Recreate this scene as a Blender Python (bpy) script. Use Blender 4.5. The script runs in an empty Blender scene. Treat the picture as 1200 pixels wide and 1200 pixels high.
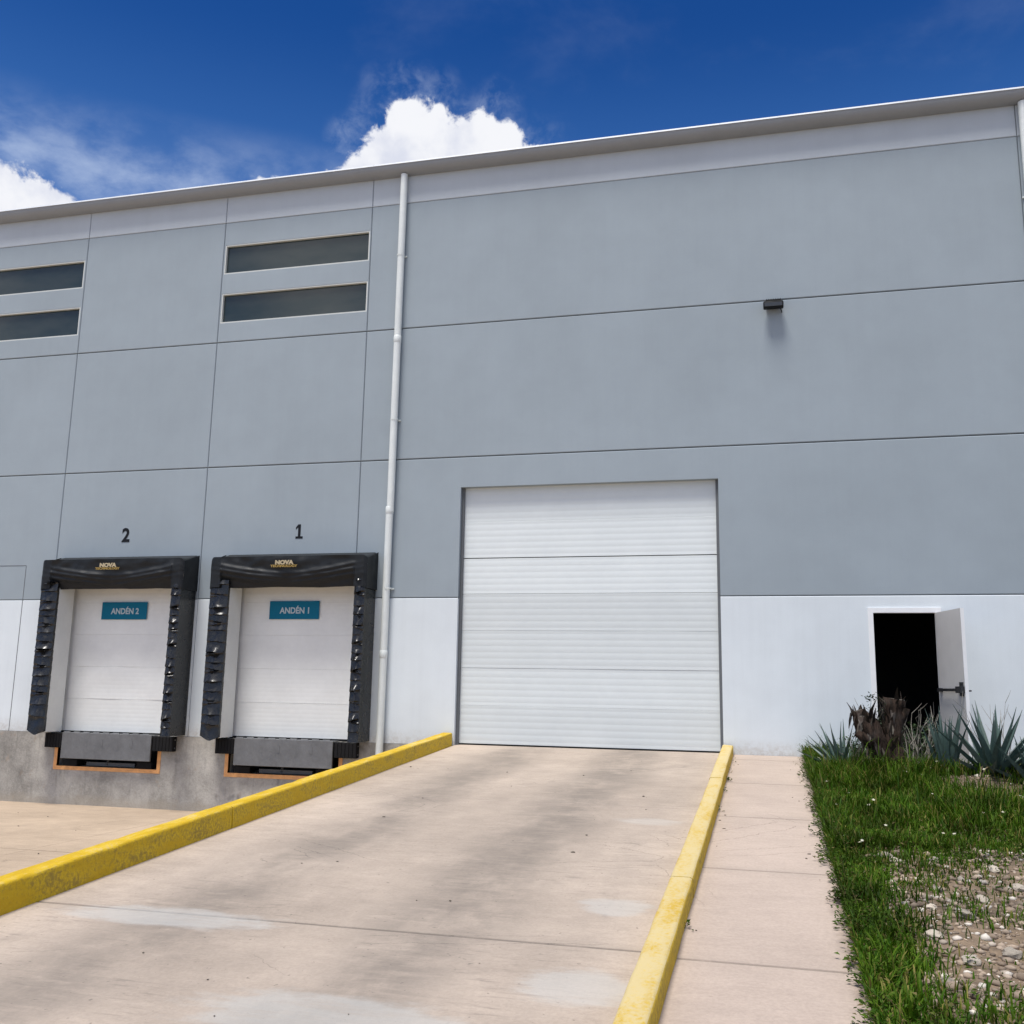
import bpy, bmesh, math, random
import numpy as np
from mathutils import Vector, Matrix, noise as mnoise

R = math.radians
S = bpy.context.scene
COL = S.collection
PI = math.pi

# ------------------------------------------------------------------ helpers
def link(o):
    COL.objects.link(o)
    return o

def tag(o, label=None, cat=None, group=None, kind=None):
    if label: o['label'] = label
    if cat: o['category'] = cat
    if group: o['group'] = group
    if kind: o['kind'] = kind
    return o

def world_loc(o):
    v = Vector((0, 0, 0))
    while o is not None:
        v += o.location
        o = o.parent
    return v

def empty(name, loc):
    o = bpy.data.objects.new(name, None)
    o.empty_display_size = 0.3
    o.location = loc
    return link(o)

class MB:
    """collects faces, links them as one mesh object"""
    def __init__(self):
        self.v = []
        self.f = []
    def add(self, vs, fs):
        n = len(self.v)
        self.v += [tuple(p) for p in vs]
        self.f += [tuple(i + n for i in f) for f in fs]
        return self
    def quad(self, a, b, c, d):
        return self.add([a, b, c, d], [(0, 1, 2, 3)])
    def box(self, x0, x1, y0, y1, z0, z1):
        vs = [(x0, y0, z0), (x1, y0, z0), (x1, y1, z0), (x0, y1, z0), (x0, y0, z1), (x1, y0, z1), (x1, y1, z1), (x0, y1, z1)]
        return self.add(vs, [(3, 2, 1, 0), (4, 5, 6, 7), (0, 1, 5, 4), (1, 2, 6, 5), (2, 3, 7, 6), (3, 0, 4, 7)])
    def bbox(self, x0, x1, y0, y1, z0, z1, b=0.01, seg=2):
        bm = bmesh.new()
        bmesh.ops.create_cube(bm, size=1)
        for v in bm.verts:
            v.co = Vector(((x0 + x1) / 2 + v.co.x * (x1 - x0), (y0 + y1) / 2 + v.co.y * (y1 - y0), (z0 + z1) / 2 + v.co.z * (z1 - z0)))
        bmesh.ops.bevel(bm, geom=bm.edges[:], offset=b, segments=seg, affect='EDGES', profile=0.5)
        bm.verts.index_update()
        self.add([v.co[:] for v in bm.verts], [[v.index for v in f.verts] for f in bm.faces])
        bm.free()
        return self
    def prism(self, pts, axis, a, b):
        """polygon pts (2D, ccw) swept along an axis between a and b"""
        n = len(pts)
        def P(p, t):
            return {'x': (t, p[0], p[1]), 'y': (p[0], t, p[1]), 'z': (p[0], p[1], t)}[axis]
        vs = [P(p, a) for p in pts] + [P(p, b) for p in pts]
        fs = [tuple(range(n - 1, -1, -1)), tuple(range(n, 2 * n))]
        fs += [(i, (i + 1) % n, n + (i + 1) % n, n + i) for i in range(n)]
        return self.add(vs, fs)
    def tube(self, pts, rad, n=10, cap=True, lump=0.0, seed=0):
        pts = [Vector(p) for p in pts]
        if not hasattr(rad, '__len__'): rad = [rad] * len(pts)
        vs, fs = [], []
        ref = Vector((0.13, 0.97, 0.2)).normalized()
        for i, p in enumerate(pts):
            t = (pts[min(i + 1, len(pts) - 1)] - pts[max(i - 1, 0)]).normalized()
            u = t.cross(ref)
            if u.length < 1e-3: u = t.cross(Vector((1, 0, 0)))
            u.normalize()
            w = t.cross(u)
            for k in range(n):
                a = 2 * PI * k / n
                d = u * math.cos(a) + w * math.sin(a)
                r = rad[i]
                if lump:
                    q = p + d * r
                    r *= 1 + lump * (mnoise.noise(q * 9 + Vector((seed, 0, 0))) + 0.6 * mnoise.noise(q * 25 + Vector((0, seed, 0))))
                vs.append(p + d * r)
        for i in range(len(pts) - 1):
            for k in range(n):
                a, b = i * n + k, i * n + (k + 1) % n
                fs.append((a, b, b + n, a + n))
        if cap:
            fs.append(tuple(range(n - 1, -1, -1)))
            m = (len(pts) - 1) * n
            fs.append(tuple(range(m, m + n)))
        return self.add(vs, fs)
    def grid(self, fn, nu, nv):
        vs = [fn(i / nu, j / nv) for j in range(nv + 1) for i in range(nu + 1)]
        fs = [(j * (nu + 1) + i, j * (nu + 1) + i + 1, (j + 1) * (nu + 1) + i + 1, (j + 1) * (nu + 1) + i) for j in range(nv) for i in range(nu)]
        return self.add(vs, fs)
    def build(self, name, mat, parent=None, origin=None, smooth=False, angle=None):
        if origin is None:
            origin = world_loc(parent) if parent else Vector((0, 0, 0))
        origin = Vector(origin)
        me = bpy.data.meshes.new(name)
        me.from_pydata([(Vector(p) - origin)[:] for p in self.v], [], self.f)
        bm = bmesh.new(); bm.from_mesh(me)
        bmesh.ops.recalc_face_normals(bm, faces=bm.faces[:])
        bm.to_mesh(me); bm.free()
        me.update()
        if smooth:
            for p in me.polygons: p.use_smooth = True
            if angle:
                me.set_sharp_from_angle(angle=R(angle))
        me.materials.append(mat)
        o = link(bpy.data.objects.new(name, me))
        o.location = origin - (world_loc(parent) if parent else Vector((0, 0, 0)))
        o.parent = parent
        return o

def raw_mesh(name, verts, faces_flat, nper, mat, parent=None, smooth=False):
    """fast numpy mesh, all faces with nper corners"""
    me = bpy.data.meshes.new(name)
    nv, nf = len(verts), len(faces_flat) // nper
    me.vertices.add(nv)
    me.vertices.foreach_set('co', np.asarray(verts, dtype=np.float32).ravel())
    me.loops.add(nf * nper)
    me.loops.foreach_set('vertex_index', np.asarray(faces_flat, dtype=np.int32))
    me.polygons.add(nf)
    me.polygons.foreach_set('loop_start', np.arange(nf, dtype=np.int32) * nper)
    if smooth:
        me.polygons.foreach_set('use_smooth', np.ones(nf, dtype=bool))
    me.update(calc_edges=True)
    me.validate()
    me.materials.append(mat)
    o = link(bpy.data.objects.new(name, me))
    o.parent = parent
    return o

def text_mesh(name, s, size, mat, parent, loc, bold=0.0, xs=1.0, shear=0.0, depth=0.0015):
    """upright text facing -Y centred on loc"""
    cu = bpy.data.curves.new(name, 'FONT')
    cu.body = s; cu.size = size; cu.align_x = 'CENTER'; cu.align_y = 'CENTER'
    cu.offset = bold; cu.extrude = depth; cu.resolution_u = 4; cu.shear = shear
    t = bpy.data.objects.new(name + '_tmp', cu)
    COL.objects.link(t)
    dg = bpy.context.evaluated_depsgraph_get()
    dg.update()
    me = bpy.data.meshes.new_from_object(t.evaluated_get(dg))
    bpy.data.objects.remove(t)
    for v in me.vertices:
        x, y, z = v.co
        v.co = (x * xs, -z, y)
    me.materials.clear(); me.materials.append(mat)
    me.name = name
    o = link(bpy.data.objects.new(name, me))
    o.parent = parent
    o.location = Vector(loc) - (world_loc(parent) if parent else Vector((0, 0, 0)))
    return o

# ------------------------------------------------------------------ node helpers
class NT:
    def __init__(self, tree):
        self.t = tree
        self.n = tree.nodes
        self.l = tree.links
    def new(self, kind, **kw):
        x = self.n.new(kind)
        for k, v in kw.items(): setattr(x, k, v)
        return x
    def put(self, sock, val):
        if isinstance(val, bpy.types.NodeSocket): self.l.new(val, sock)
        elif val is not None:
            if isinstance(val, (tuple, list)) and len(val) == 3 and sock.type == 'RGBA': val = (*val, 1)
            sock.default_value = val
    def m(self, op, a, b=None, c=None, clamp=False):
        x = self.new('ShaderNodeMath', operation=op, use_clamp=clamp)
        self.put(x.inputs[0], a)
        if b is not None: self.put(x.inputs[1], b)
        if c is not None: self.put(x.inputs[2], c)
        return x.outputs[0]
    def vm(self, op, a, b=None):
        x = self.new('ShaderNodeVectorMath', operation=op)
        self.put(x.inputs[0], a)
        if b is not None: self.put(x.inputs[1], b)
        return x.outputs[0]
    def noise(self, vec, scale=5, detail=4, rough=0.55, dist=0.0):
        x = self.new('ShaderNodeTexNoise')
        if vec is not None: self.put(x.inputs['Vector'], vec)
        x.inputs['Scale'].default_value = scale; x.inputs['Detail'].default_value = detail
        x.inputs['Roughness'].default_value = rough; x.inputs['Distortion'].default_value = dist
        return x.outputs['Fac']
    def range(self, v, a, b, c=0.0, d=1.0, smooth=True):
        x = self.new('ShaderNodeMapRange')
        x.interpolation_type = 'SMOOTHSTEP' if smooth else 'LINEAR'
        self.put(x.inputs[0], v)
        for i, q in zip((1, 2, 3, 4), (a, b, c, d)): x.inputs[i].default_value = q
        return x.outputs[0]
    def mix(self, fac, a, b, mode='MIX'):
        x = self.new('ShaderNodeMix', data_type='RGBA', blend_type=mode)
        self.put(x.inputs[0], fac); self.put(x.inputs[6], a); self.put(x.inputs[7], b)
        return x.outputs[2]
    def scale(self, vec, s):
        x = self.new('ShaderNodeMapping')
        self.put(x.inputs[0], vec)
        x.inputs['Scale'].default_value = s
        return x.outputs[0]
    def xyz(self, vec):
        x = self.new('ShaderNodeSeparateXYZ')
        self.put(x.inputs[0], vec)
        return x.outputs

def new_mat(name):
    m = bpy.data.materials.new(name)
    m.use_nodes = True
    nt = NT(m.node_tree)
    b = nt.n['Principled BSDF']
    return m, nt, b

def bump(nt, b, h, strength=0.3, dist=0.01):
    x = nt.new('ShaderNodeBump')
    x.inputs['Strength'].default_value = strength
    x.inputs['Distance'].default_value = dist
    nt.put(x.inputs['Height'], h)
    nt.l.new(x.outputs[0], b.inputs['Normal'])

def simple(name, col, rough=0.6, var=0.12, scale=6, metal=0.0, bs=0.15, spec=None, rnd=0.0):
    """base colour broken by two sizes of noise, with a light bump"""
    m, nt, b = new_mat(name)
    oc = nt.new('ShaderNodeTexCoord').outputs['Object']
    n1 = nt.noise(oc, scale, 5, 0.6)
    n2 = nt.noise(oc, scale * 7, 3, 0.6)
    f = nt.m('ADD', nt.m('MULTIPLY', n1, 0.7), nt.m('MULTIPLY', n2, 0.3))
    f = nt.range(f, 0.3, 0.7, 1 - var, 1 + var, smooth=False)
    if rnd:
        oi = nt.new('ShaderNodeObjectInfo').outputs['Random']
        f = nt.m('MULTIPLY', f, nt.range(oi, 0, 1, 1 - rnd, 1 + rnd, smooth=False))
    c = nt.vm('SCALE', (col[0], col[1], col[2]))
    nt.put(c.node.inputs['Scale'], f)
    nt.l.new(c, b.inputs['Base Color'])
    nt.put(b.inputs['Roughness'], nt.range(n1, 0.3, 0.7, max(rough - 0.08, 0.02), min(rough + 0.08, 1), smooth=False))
    b.inputs['Metallic'].default_value = metal
    if spec is not None: b.inputs['Specular IOR Level'].default_value = spec
    if bs: bump(nt, b, n2, bs, 0.01)
    return m

# ------------------------------------------------------------------ materials
def paint_wall(name, col, streak=0.05, splash=False):
    m, nt, b = new_mat(name)
    oc = nt.new('ShaderNodeTexCoord').outputs['Object']
    big = nt.noise(oc, 0.45, 3, 0.5)
    mid = nt.noise(oc, 2.2, 5, 0.6)
    fine = nt.noise(oc, 90, 3, 0.6)
    st = nt.noise(nt.scale(oc, (5.0, 1, 0.22)), 1.6, 5, 0.65)
    f = nt.m('ADD', nt.range(big, 0.3, 0.7, -0.035, 0.035), nt.range(mid, 0.3, 0.7, -0.02, 0.02))
    f = nt.m('ADD', f, nt.range(st, 0.35, 0.75, streak * 0.5, -streak))
    f = nt.m('ADD', f, nt.range(fine, 0.3, 0.7, -0.02, 0.02))
    f = nt.m('ADD', f, 1.0)
    c = nt.vm('SCALE', tuple(col)); nt.put(c.node.inputs['Scale'], f)
    if splash:                                   # mud splashed up from the ground, and a few scuffs
        z = nt.xyz(oc)[2]
        sp = nt.m('MULTIPLY', nt.range(nt.m('SUBTRACT', z, nt.m('MULTIPLY', mid, 0.35)), 1.28, 0.98, 0, 0.55), nt.range(nt.noise(oc, 14, 5, 0.7), 0.35, 0.65, 0.3, 1))
        c = nt.mix(sp, c, (0.34, 0.29, 0.23))
        sc = nt.range(nt.noise(nt.scale(oc, (1, 1, 3)), 2.3, 6, 0.7), 0.64, 0.78, 0, 0.16)
        c = nt.mix(sc, c, (0.38, 0.37, 0.36))
    nt.l.new(c, b.inputs['Base Color'])
    b.inputs['Roughness'].default_value = 0.75
    b.inputs['Specular IOR Level'].default_value = 0.25
    bump(nt, b, nt.m('ADD', nt.m('MULTIPLY', fine, 0.3), mid), 0.12, 0.012)
    return m

def concrete(name, col, dark, tracks=(), patches=(), mott=0.12, grime=1.0, joints=(), verge=None):
    m, nt, b = new_mat(name)
    oc = nt.new('ShaderNodeTexCoord').outputs['Object']
    x, y, z = nt.xyz(oc)
    big = nt.noise(oc, 0.55, 5, 0.6)
    mid = nt.noise(oc, 3.0, 6, 0.65)
    fine = nt.noise(oc, 45, 4, 0.7)
    drag = nt.noise(nt.scale(oc, (1.0, 5.5, 1)), 2.2, 6, 0.7)           # broomed across the slope
    f = nt.m('ADD', nt.range(big, 0.3, 0.7, -mott, mott), nt.range(mid, 0.3, 0.7, -mott * 0.45, mott * 0.45))
    f = nt.m('ADD', f, nt.range(drag, 0.3, 0.7, -mott * 0.5, mott * 0.5))
    f = nt.m('ADD', f, nt.range(fine, 0.3, 0.7, -0.07, 0.07))
    f = nt.m('ADD', f, 1.0)
    c0 = nt.vm('SCALE', tuple(col)); nt.put(c0.node.inputs['Scale'], f)
    c = c0
    if tracks:
        wob = nt.m('MULTIPLY', nt.m('SUBTRACT', nt.noise(nt.scale(oc, (0.2, 0.35, 1)), 1.0, 2), 0.5), 0.7)
        tot = None
        for (tx, w, a) in tracks:
            d = nt.m('ABSOLUTE', nt.m('SUBTRACT', nt.m('ADD', x, wob), tx))
            g = nt.range(d, 0.0, w, a, 0.0)
            tot = g if tot is None else nt.m('MAXIMUM', tot, g)
        brk = nt.range(nt.noise(nt.scale(oc, (1.3, 0.8, 1)), 1.5, 6, 0.68), 0.25, 0.62, 0.25, 1.0)
        brk2 = nt.range(drag, 0.28, 0.6, 0.55, 1.0)
        c = nt.mix(nt.m('MULTIPLY', nt.m('MULTIPLY', tot, brk), brk2, clamp=True), c, nt.mix(0.18, tuple(dark), c0))
    # tyre drag: short dark dashes across the broomed surface
    ds = nt.noise(nt.scale(oc, (1.6, 13.0, 1)), 2.4, 5, 0.62)
    dm = nt.range(nt.noise(oc, 0.9, 4, 0.6), 0.40, 0.62)
    c = nt.mix(nt.m('MULTIPLY', nt.range(ds, 0.54, 0.70, 0, 0.42 * grime), dm), c, tuple(q * 0.9 for q in dark))
    lt = nt.range(nt.noise(nt.scale(oc, (1.2, 4.0, 1)), 1.9, 5, 0.65), 0.56, 0.76, 0, 0.35)
    c = nt.mix(lt, c, tuple(min(q * 1.22, 0.7) for q in col))
    # hairline cracks
    vo = nt.new('ShaderNodeTexVoronoi', feature='DISTANCE_TO_EDGE')
    nt.put(vo.inputs['Vector'], oc); vo.inputs['Scale'].default_value = 0.42
    dst = nt.m('ADD', vo.outputs['Distance'], nt.m('MULTIPLY', nt.m('SUBTRACT', nt.noise(oc, 4, 5, 0.7), 0.5), 0.05))
    ck = nt.m('MULTIPLY', nt.range(nt.m('ABSOLUTE', nt.m('SUBTRACT', dst, 0.03)), 0.0, 0.0022, 0.5, 0.0), nt.range(nt.noise(oc, 0.6, 2), 0.50, 0.56))
    c = nt.mix(ck, c, tuple(q * 0.5 for q in dark))
    # blotchy dirt and dark specks
    g = nt.range(nt.noise(oc, 1.1, 7, 0.72, 0.4), 0.56, 0.74, 0, 0.45 * grime)
    c = nt.mix(g, c, tuple(dark))
    sp = nt.range(nt.noise(oc, 26, 2, 0.5), 0.70, 0.76, 0, 0.5 * grime)
    c = nt.mix(sp, c, tuple(q * 0.6 for q in dark))
    for jy in joints:                            # dirt packed in and beside the joints
        jd = nt.m('ABSOLUTE', nt.m('ADD', nt.m('SUBTRACT', y, jy), nt.m('MULTIPLY', nt.m('SUBTRACT', mid, 0.5), 0.015)))
        c = nt.mix(nt.m('MULTIPLY', nt.range(jd, 0.008, 0.024, 0.62, 0.0), nt.range(mid, 0.3, 0.55, 0.45, 1)), c, tuple(q * 0.55 for q in dark))
        c = nt.mix(nt.m('MULTIPLY', nt.range(jd, 0.0, 0.22, 0.2, 0.0), nt.range(big, 0.35, 0.65)), c, tuple(dark))
    if verge is not None:                        # soil washed out of the bed onto the slab
        vd = nt.m('ADD', nt.m('SUBTRACT', x, verge), nt.m('MULTIPLY', nt.m('SUBTRACT', nt.noise(oc, 2.2, 6, 0.7), 0.5), 0.34))
        c = nt.mix(nt.range(vd, -0.12, 0.05, 0, 0.75), c, (0.17, 0.125, 0.085))
    for (px, py, rx, ry, a, pc) in patches:
        dx = nt.m('DIVIDE', nt.m('SUBTRACT', x, px), rx)
        dy = nt.m('DIVIDE', nt.m('SUBTRACT', y, py), ry)
        d = nt.m('SQRT', nt.m('ADD', nt.m('MULTIPLY', dx, dx), nt.m('MULTIPLY', dy, dy)))
        d = nt.m('ADD', d, nt.m('MULTIPLY', nt.m('SUBTRACT', nt.noise(nt.scale(oc, (1, 2.2, 1)), 3.5, 5, 0.65), 0.5), 1.1))
        k = nt.range(d, 0.6, 1.05, a, 0)
        k = nt.m('MULTIPLY', k, nt.range(drag, 0.25, 0.55, 0.55, 1))
        c = nt.mix(k, c, pc)
    nt.l.new(c, b.inputs['Base Color'])
    b.inputs['Roughness'].default_value = 0.88
    b.inputs['Specular IOR Level'].default_value = 0.2
    bump(nt, b, nt.m('ADD', nt.m('MULTIPLY', fine, 0.6), nt.m('ADD', drag, mid)), 0.35, 0.012)
    return m

GREY = (0.305, 0.355, 0.390)
WHITE = (0.665, 0.720, 0.750)
M = {}
M['wall_grey'] = paint_wall('grey_wall_paint', GREY, 0.012)
M['wall_white'] = paint_wall('white_wall_paint', WHITE, 0.02, splash=True)
M['band'] = paint_wall('pale_band_paint', (0.475, 0.520, 0.555), 0.012)
M['joint'] = simple('joint_sealant', (0.12, 0.13, 0.14), 0.7, 0.1)
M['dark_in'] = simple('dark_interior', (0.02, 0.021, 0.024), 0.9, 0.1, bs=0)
M['roof_metal'] = simple('roof_sheet', (0.55, 0.56, 0.56), 0.5, 0.06, 3)
M['soffit'] = simple('soffit_sheet', (0.27, 0.285, 0.30), 0.6, 0.06, 3)
M['fascia'] = simple('white_flashing', (0.56, 0.58, 0.60), 0.4, 0.05, 4)
M['pipe'] = simple('pale_pipe_plastic', (0.70, 0.74, 0.72), 0.4, 0.06, 5, bs=0.05)
M['frame_white'] = simple('white_frame_paint', (0.80, 0.81, 0.81), 0.45, 0.04, 8, bs=0.05)
M['win_frame'] = simple('window_frame_paint', (0.58, 0.60, 0.57), 0.5, 0.06, 8, bs=0.05)
M['leaf_paint'] = simple('grey_door_paint', (0.52, 0.51, 0.495), 0.5, 0.05, 5, bs=0.05)
M['door_white'] = simple('overhead_door_paint', (0.665, 0.71, 0.71), 0.42, 0.035, 1.4, bs=0.04, rnd=0.085)
M['dock_white'] = simple('dock_door_paint', (0.80, 0.815, 0.79), 0.5, 0.06, 1.6, bs=0.05, rnd=0.03)
M['vinyl'] = simple('black_vinyl', (0.008, 0.0085, 0.009), 0.26, 0.35, 5, bs=0.25, spec=0.55)
M['vinyl_dull'] = simple('worn_black_vinyl', (0.013, 0.015, 0.017), 0.5, 0.3, 4, bs=0.25, spec=0.25)
M['lining'] = simple('pale_lining_panel', (0.70, 0.715, 0.69), 0.6, 0.06, 3, bs=0.05)
M['rubber'] = simple('black_rubber', (0.010, 0.010, 0.011), 0.8, 0.3, 8, bs=0.3, spec=0.2)
M['steel'] = simple('galvanised_plate', (0.16, 0.165, 0.17), 0.55, 0.25, 4, metal=0.3, bs=0.15)
M['orange'] = simple('orange_paint', (0.74, 0.37, 0.14), 0.6, 0.28, 9, bs=0.2)
M['teal'] = simple('teal_sign', (0.001, 0.145, 0.25), 0.55, 0.05, 3, bs=0, spec=0.2)
M['letter_white'] = simple('white_lettering', (0.46, 0.54, 0.57), 0.5, 0.03, bs=0)
M['letter_pale'] = simple('pale_yellow_lettering', (0.42, 0.35, 0.22), 0.6, 0.1, bs=0)
M['letter_gold'] = simple('gold_lettering', (0.33, 0.22, 0.05), 0.6, 0.1, bs=0)
M['letter_dark'] = simple('dark_paint', (0.012, 0.014, 0.018), 0.8, 0.1, bs=0, spec=0.15)
M['lamp_black'] = simple('lamp_housing_paint', (0.006, 0.007, 0.008), 0.6, 0.15, 10, spec=0.2)
M['lamp_lens'] = simple('lamp_lens_glass', (0.04, 0.045, 0.05), 0.15, 0.1, 10, bs=0)
M['hardware'] = simple('black_hardware', (0.02, 0.02, 0.022), 0.4, 0.1, 10)

def glass_dark():
    m, nt, b = new_mat('tinted_window_glass')
    oc = nt.new('ShaderNodeTexCoord').outputs['Object']
    n = nt.noise(nt.scale(oc, (1.5, 1, 4)), 0.8, 3)
    nt.l.new(nt.mix(nt.range(n, 0.3, 0.7), (0.022, 0.036, 0.039), (0.038, 0.050, 0.050)), b.inputs['Base Color'])
    b.inputs['Roughness'].default_value = 0.12
    b.inputs['Specular IOR Level'].default_value = 0.5
    bump(nt, b, nt.noise(oc, 1.5, 2), 0.04, 0.02)
    return m
M['glass'] = glass_dark()

def plinth_mat():
    m, nt, b = new_mat('bare_concrete_plinth')
    oc = nt.new('ShaderNodeTexCoord').outputs['Object']
    x, y, z = nt.xyz(oc)
    pan = nt.noise(nt.scale(oc, (1.0, 1, 0.4)), 0.7, 2, 0.4)
    mid = nt.noise(oc, 2.6, 7, 0.68)
    fine = nt.noise(oc, 35, 4, 0.65)
    f = nt.m('ADD', nt.range(pan, 0.35, 0.65, -0.16, 0.16), nt.range(mid, 0.3, 0.7, -0.22, 0.2))
    f = nt.m('ADD', nt.m('ADD', f, nt.range(fine, 0.3, 0.7, -0.09, 0.09)), 1.0)
    c = nt.vm('SCALE', (0.36, 0.345, 0.315)); nt.put(c.node.inputs['Scale'], f)
    # drips, scuffs and tyre bumps
    st = nt.range(nt.noise(nt.scale(oc, (7, 1, 0.5)), 1.2, 5, 0.6), 0.52, 0.72, 0, 0.4)
    c = nt.mix(st, c, (0.15, 0.145, 0.135))
    sc = nt.range(nt.noise(nt.scale(oc, (1.6, 1, 1.3)), 1.7, 3, 0.55), 0.60, 0.72, 0, 0.55)
    c = nt.mix(sc, c, (0.12, 0.12, 0.12))
    ru = nt.range(nt.noise(oc, 5, 4, 0.6), 0.60, 0.72, 0, 0.25)
    c = nt.mix(ru, c, (0.34, 0.22, 0.12))
    wb = nt.range(nt.m('ADD', z, nt.m('MULTIPLY', mid, 0.3)), 0.2, 0.36, 0.5, 0.0)
    c = nt.mix(wb, c, (0.36, 0.32, 0.26))
    nt.l.new(c, b.inputs['Base Color'])
    b.inputs['Roughness'].default_value = 0.85
    b.inputs['Specular IOR Level'].default_value = 0.25
    bump(nt, b, nt.m('ADD', fine, mid), 0.35, 0.015)
    return m
M['plinth'] = plinth_mat()

PEACH = (0.418, 0.348, 0.286)
DARKC = (0.165, 0.145, 0.125)
PALE = (0.50, 0.49, 0.46)
M['drive'] = concrete('driveway_concrete', PEACH, DARKC, joints=(-9.08,),
    tracks=((-3.60, 0.80, 0.86), (-2.02, 0.88, 0.95), (-2.75, 0.9, 0.25), (-1.2, 0.5, 0.22)),
    patches=((-3.7, -9.16, 0.8, 0.22, 0.5, (0.46, 0.465, 0.45)), (-2.05, -10.42, 0.80, 0.34, 0.55, (0.42, 0.42, 0.40)),
             (-1.0, -9.72, 0.34, 0.30, 0.5, (0.44, 0.44, 0.42)), (-1.02, -8.22, 0.26, 0.22, 0.45, (0.46, 0.46, 0.44)),
             (-1.15, -5.3, 0.35, 0.2, 0.3, PALE)))
M['path'] = concrete('path_concrete', (0.425, 0.348, 0.292), (0.27, 0.23, 0.19), mott=0.07, grime=0.4, joints=(-0.55, -2.7, -4.85, -7.0, -9.15, -11.3), verge=0.43)
M['yard'] = concrete('yard_concrete', (0.415, 0.325, 0.240), (0.27, 0.22, 0.17), mott=0.11, grime=0.7)
M['ground'] = concrete('dusty_ground', (0.36, 0.30, 0.23), (0.22, 0.19, 0.15), mott=0.15)

def kerb_paint(name, w0, w1, wa):
    m, nt, b = new_mat(name)
    oc = nt.new('ShaderNodeTexCoord').outputs['Object']
    nrm = nt.new('ShaderNodeNewGeometry').outputs['True Normal']
    up = nt.range(nt.xyz(nrm)[2], 0.3, 0.8, 0, 1)
    mid = nt.noise(nt.scale(oc, (3, 1, 3)), 2.2, 7, 0.7)
    fine = nt.noise(oc, 38, 5, 0.7)
    c = nt.mix(nt.range(mid, 0.3, 0.7), (0.50, 0.315, 0.006), (0.66, 0.455, 0.018))
    # tread wear lets pale concrete show on the top, scuffs darken the flanks
    wear = nt.m('MULTIPLY', nt.range(nt.m('ADD', nt.m('MULTIPLY', fine, 0.45), nt.m('MULTIPLY', mid, 0.55)), w0, w1, 0.0, wa), up)
    c = nt.mix(wear, c, (0.55, 0.46, 0.26))
    dirt = nt.m('MULTIPLY', nt.range(nt.m('ADD', nt.m('MULTIPLY', fine, 0.5), nt.m('MULTIPLY', mid, 0.5)), 0.44, 0.62, 0.0, 0.85), nt.m('SUBTRACT', 1.0, up))
    c = nt.mix(dirt, c, (0.25, 0.17, 0.035))
    nt.l.new(c, b.inputs['Base Color'])
    b.inputs['Roughness'].default_value = 0.7
    b.inputs['Specular IOR Level'].default_value = 0.3
    bump(nt, b, nt.m('ADD', fine, mid), 0.5, 0.012)
    return m
M['kerb'] = kerb_paint('yellow_kerb_paint', 0.48, 0.64, 0.7)
M['kerb_worn'] = kerb_paint('worn_yellow_kerb_paint', 0.34, 0.54, 0.85)

def leaf_mat(name, c1, c2, c3=None, rough=0.55, trans=0.12, spec=0.3, patch=True):
    m, nt, b = new_mat(name)
    g = nt.new('ShaderNodeNewGeometry')
    r = g.outputs['Random Per Island']
    c = nt.mix(r, tuple(c1), tuple(c2))
    if c3:
        c = nt.mix(nt.range(nt.m('FRACT', nt.m('MULTIPLY', r, 7.31)), 0.80, 0.92), c, tuple(c3))
    if patch:
        oc = nt.new('ShaderNodeTexCoord').outputs['Object']
        f = nt.range(nt.noise(oc, 1.9, 5, 0.65), 0.32, 0.68, 0.55, 1.5)
        k = nt.vm('SCALE', c); nt.put(k.node.inputs['Scale'], f); c = k
    nt.l.new(c, b.inputs['Base Color'])
    b.inputs['Roughness'].default_value = rough
    b.inputs['Specular IOR Level'].default_value = spec
    if trans:
        tr = nt.new('ShaderNodeBsdfTranslucent')
        nt.l.new(c, tr.inputs[0])
        mx = nt.new('ShaderNodeMixShader'); mx.inputs[0].default_value = trans
        out = nt.n['Material Output']
        nt.l.new(b.outputs[0], mx.inputs[1]); nt.l.new(tr.outputs[0], mx.inputs[2]); nt.l.new(mx.outputs[0], out.inputs[0])
    return m
M['grass'] = leaf_mat('grass_blades', (0.020, 0.064, 0.002), (0.070, 0.125, 0.008), (0.17, 0.15, 0.04), trans=0.3, spec=0.1)
M['weed'] = leaf_mat('weed_leaves', (0.022, 0.056, 0.004), (0.065, 0.115, 0.012), (0.12, 0.10, 0.04), trans=0.25, spec=0.12)
M['shrub'] = leaf_mat('shrub_leaves', (0.020, 0.045, 0.016), (0.045, 0.075, 0.028))
M['flower'] = leaf_mat('pale_petals', (0.55, 0.52, 0.35), (0.62, 0.60, 0.52), patch=False)
M['twig'] = simple('dry_twigs', (0.13, 0.11, 0.085), 0.85, 0.25, 9)
M['dry'] = leaf_mat('dry_leaf', (0.10, 0.075, 0.045), (0.20, 0.155, 0.095), trans=0.1)
M['thatch'] = leaf_mat('dark_dry_thatch', (0.014, 0.010, 0.007), (0.052, 0.036, 0.026), (0.10, 0.085, 0.065), trans=0.05)
M['twig_pale'] = simple('bleached_twigs', (0.24, 0.22, 0.185), 0.85, 0.2, 9)
M['stone'] = leaf_mat('limestone_gravel', (0.17, 0.13, 0.095), (0.34, 0.27, 0.205), (0.50, 0.46, 0.40), rough=0.9, trans=0)
M['stone_big'] = simple('pale_limestone', (0.42, 0.37, 0.30), 0.9, 0.25, 7, rnd=0.3, bs=0.5)
M['rubble'] = simple('grey_rubble', (0.30, 0.28, 0.25), 0.9, 0.3, 6, rnd=0.2, bs=0.5)

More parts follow.
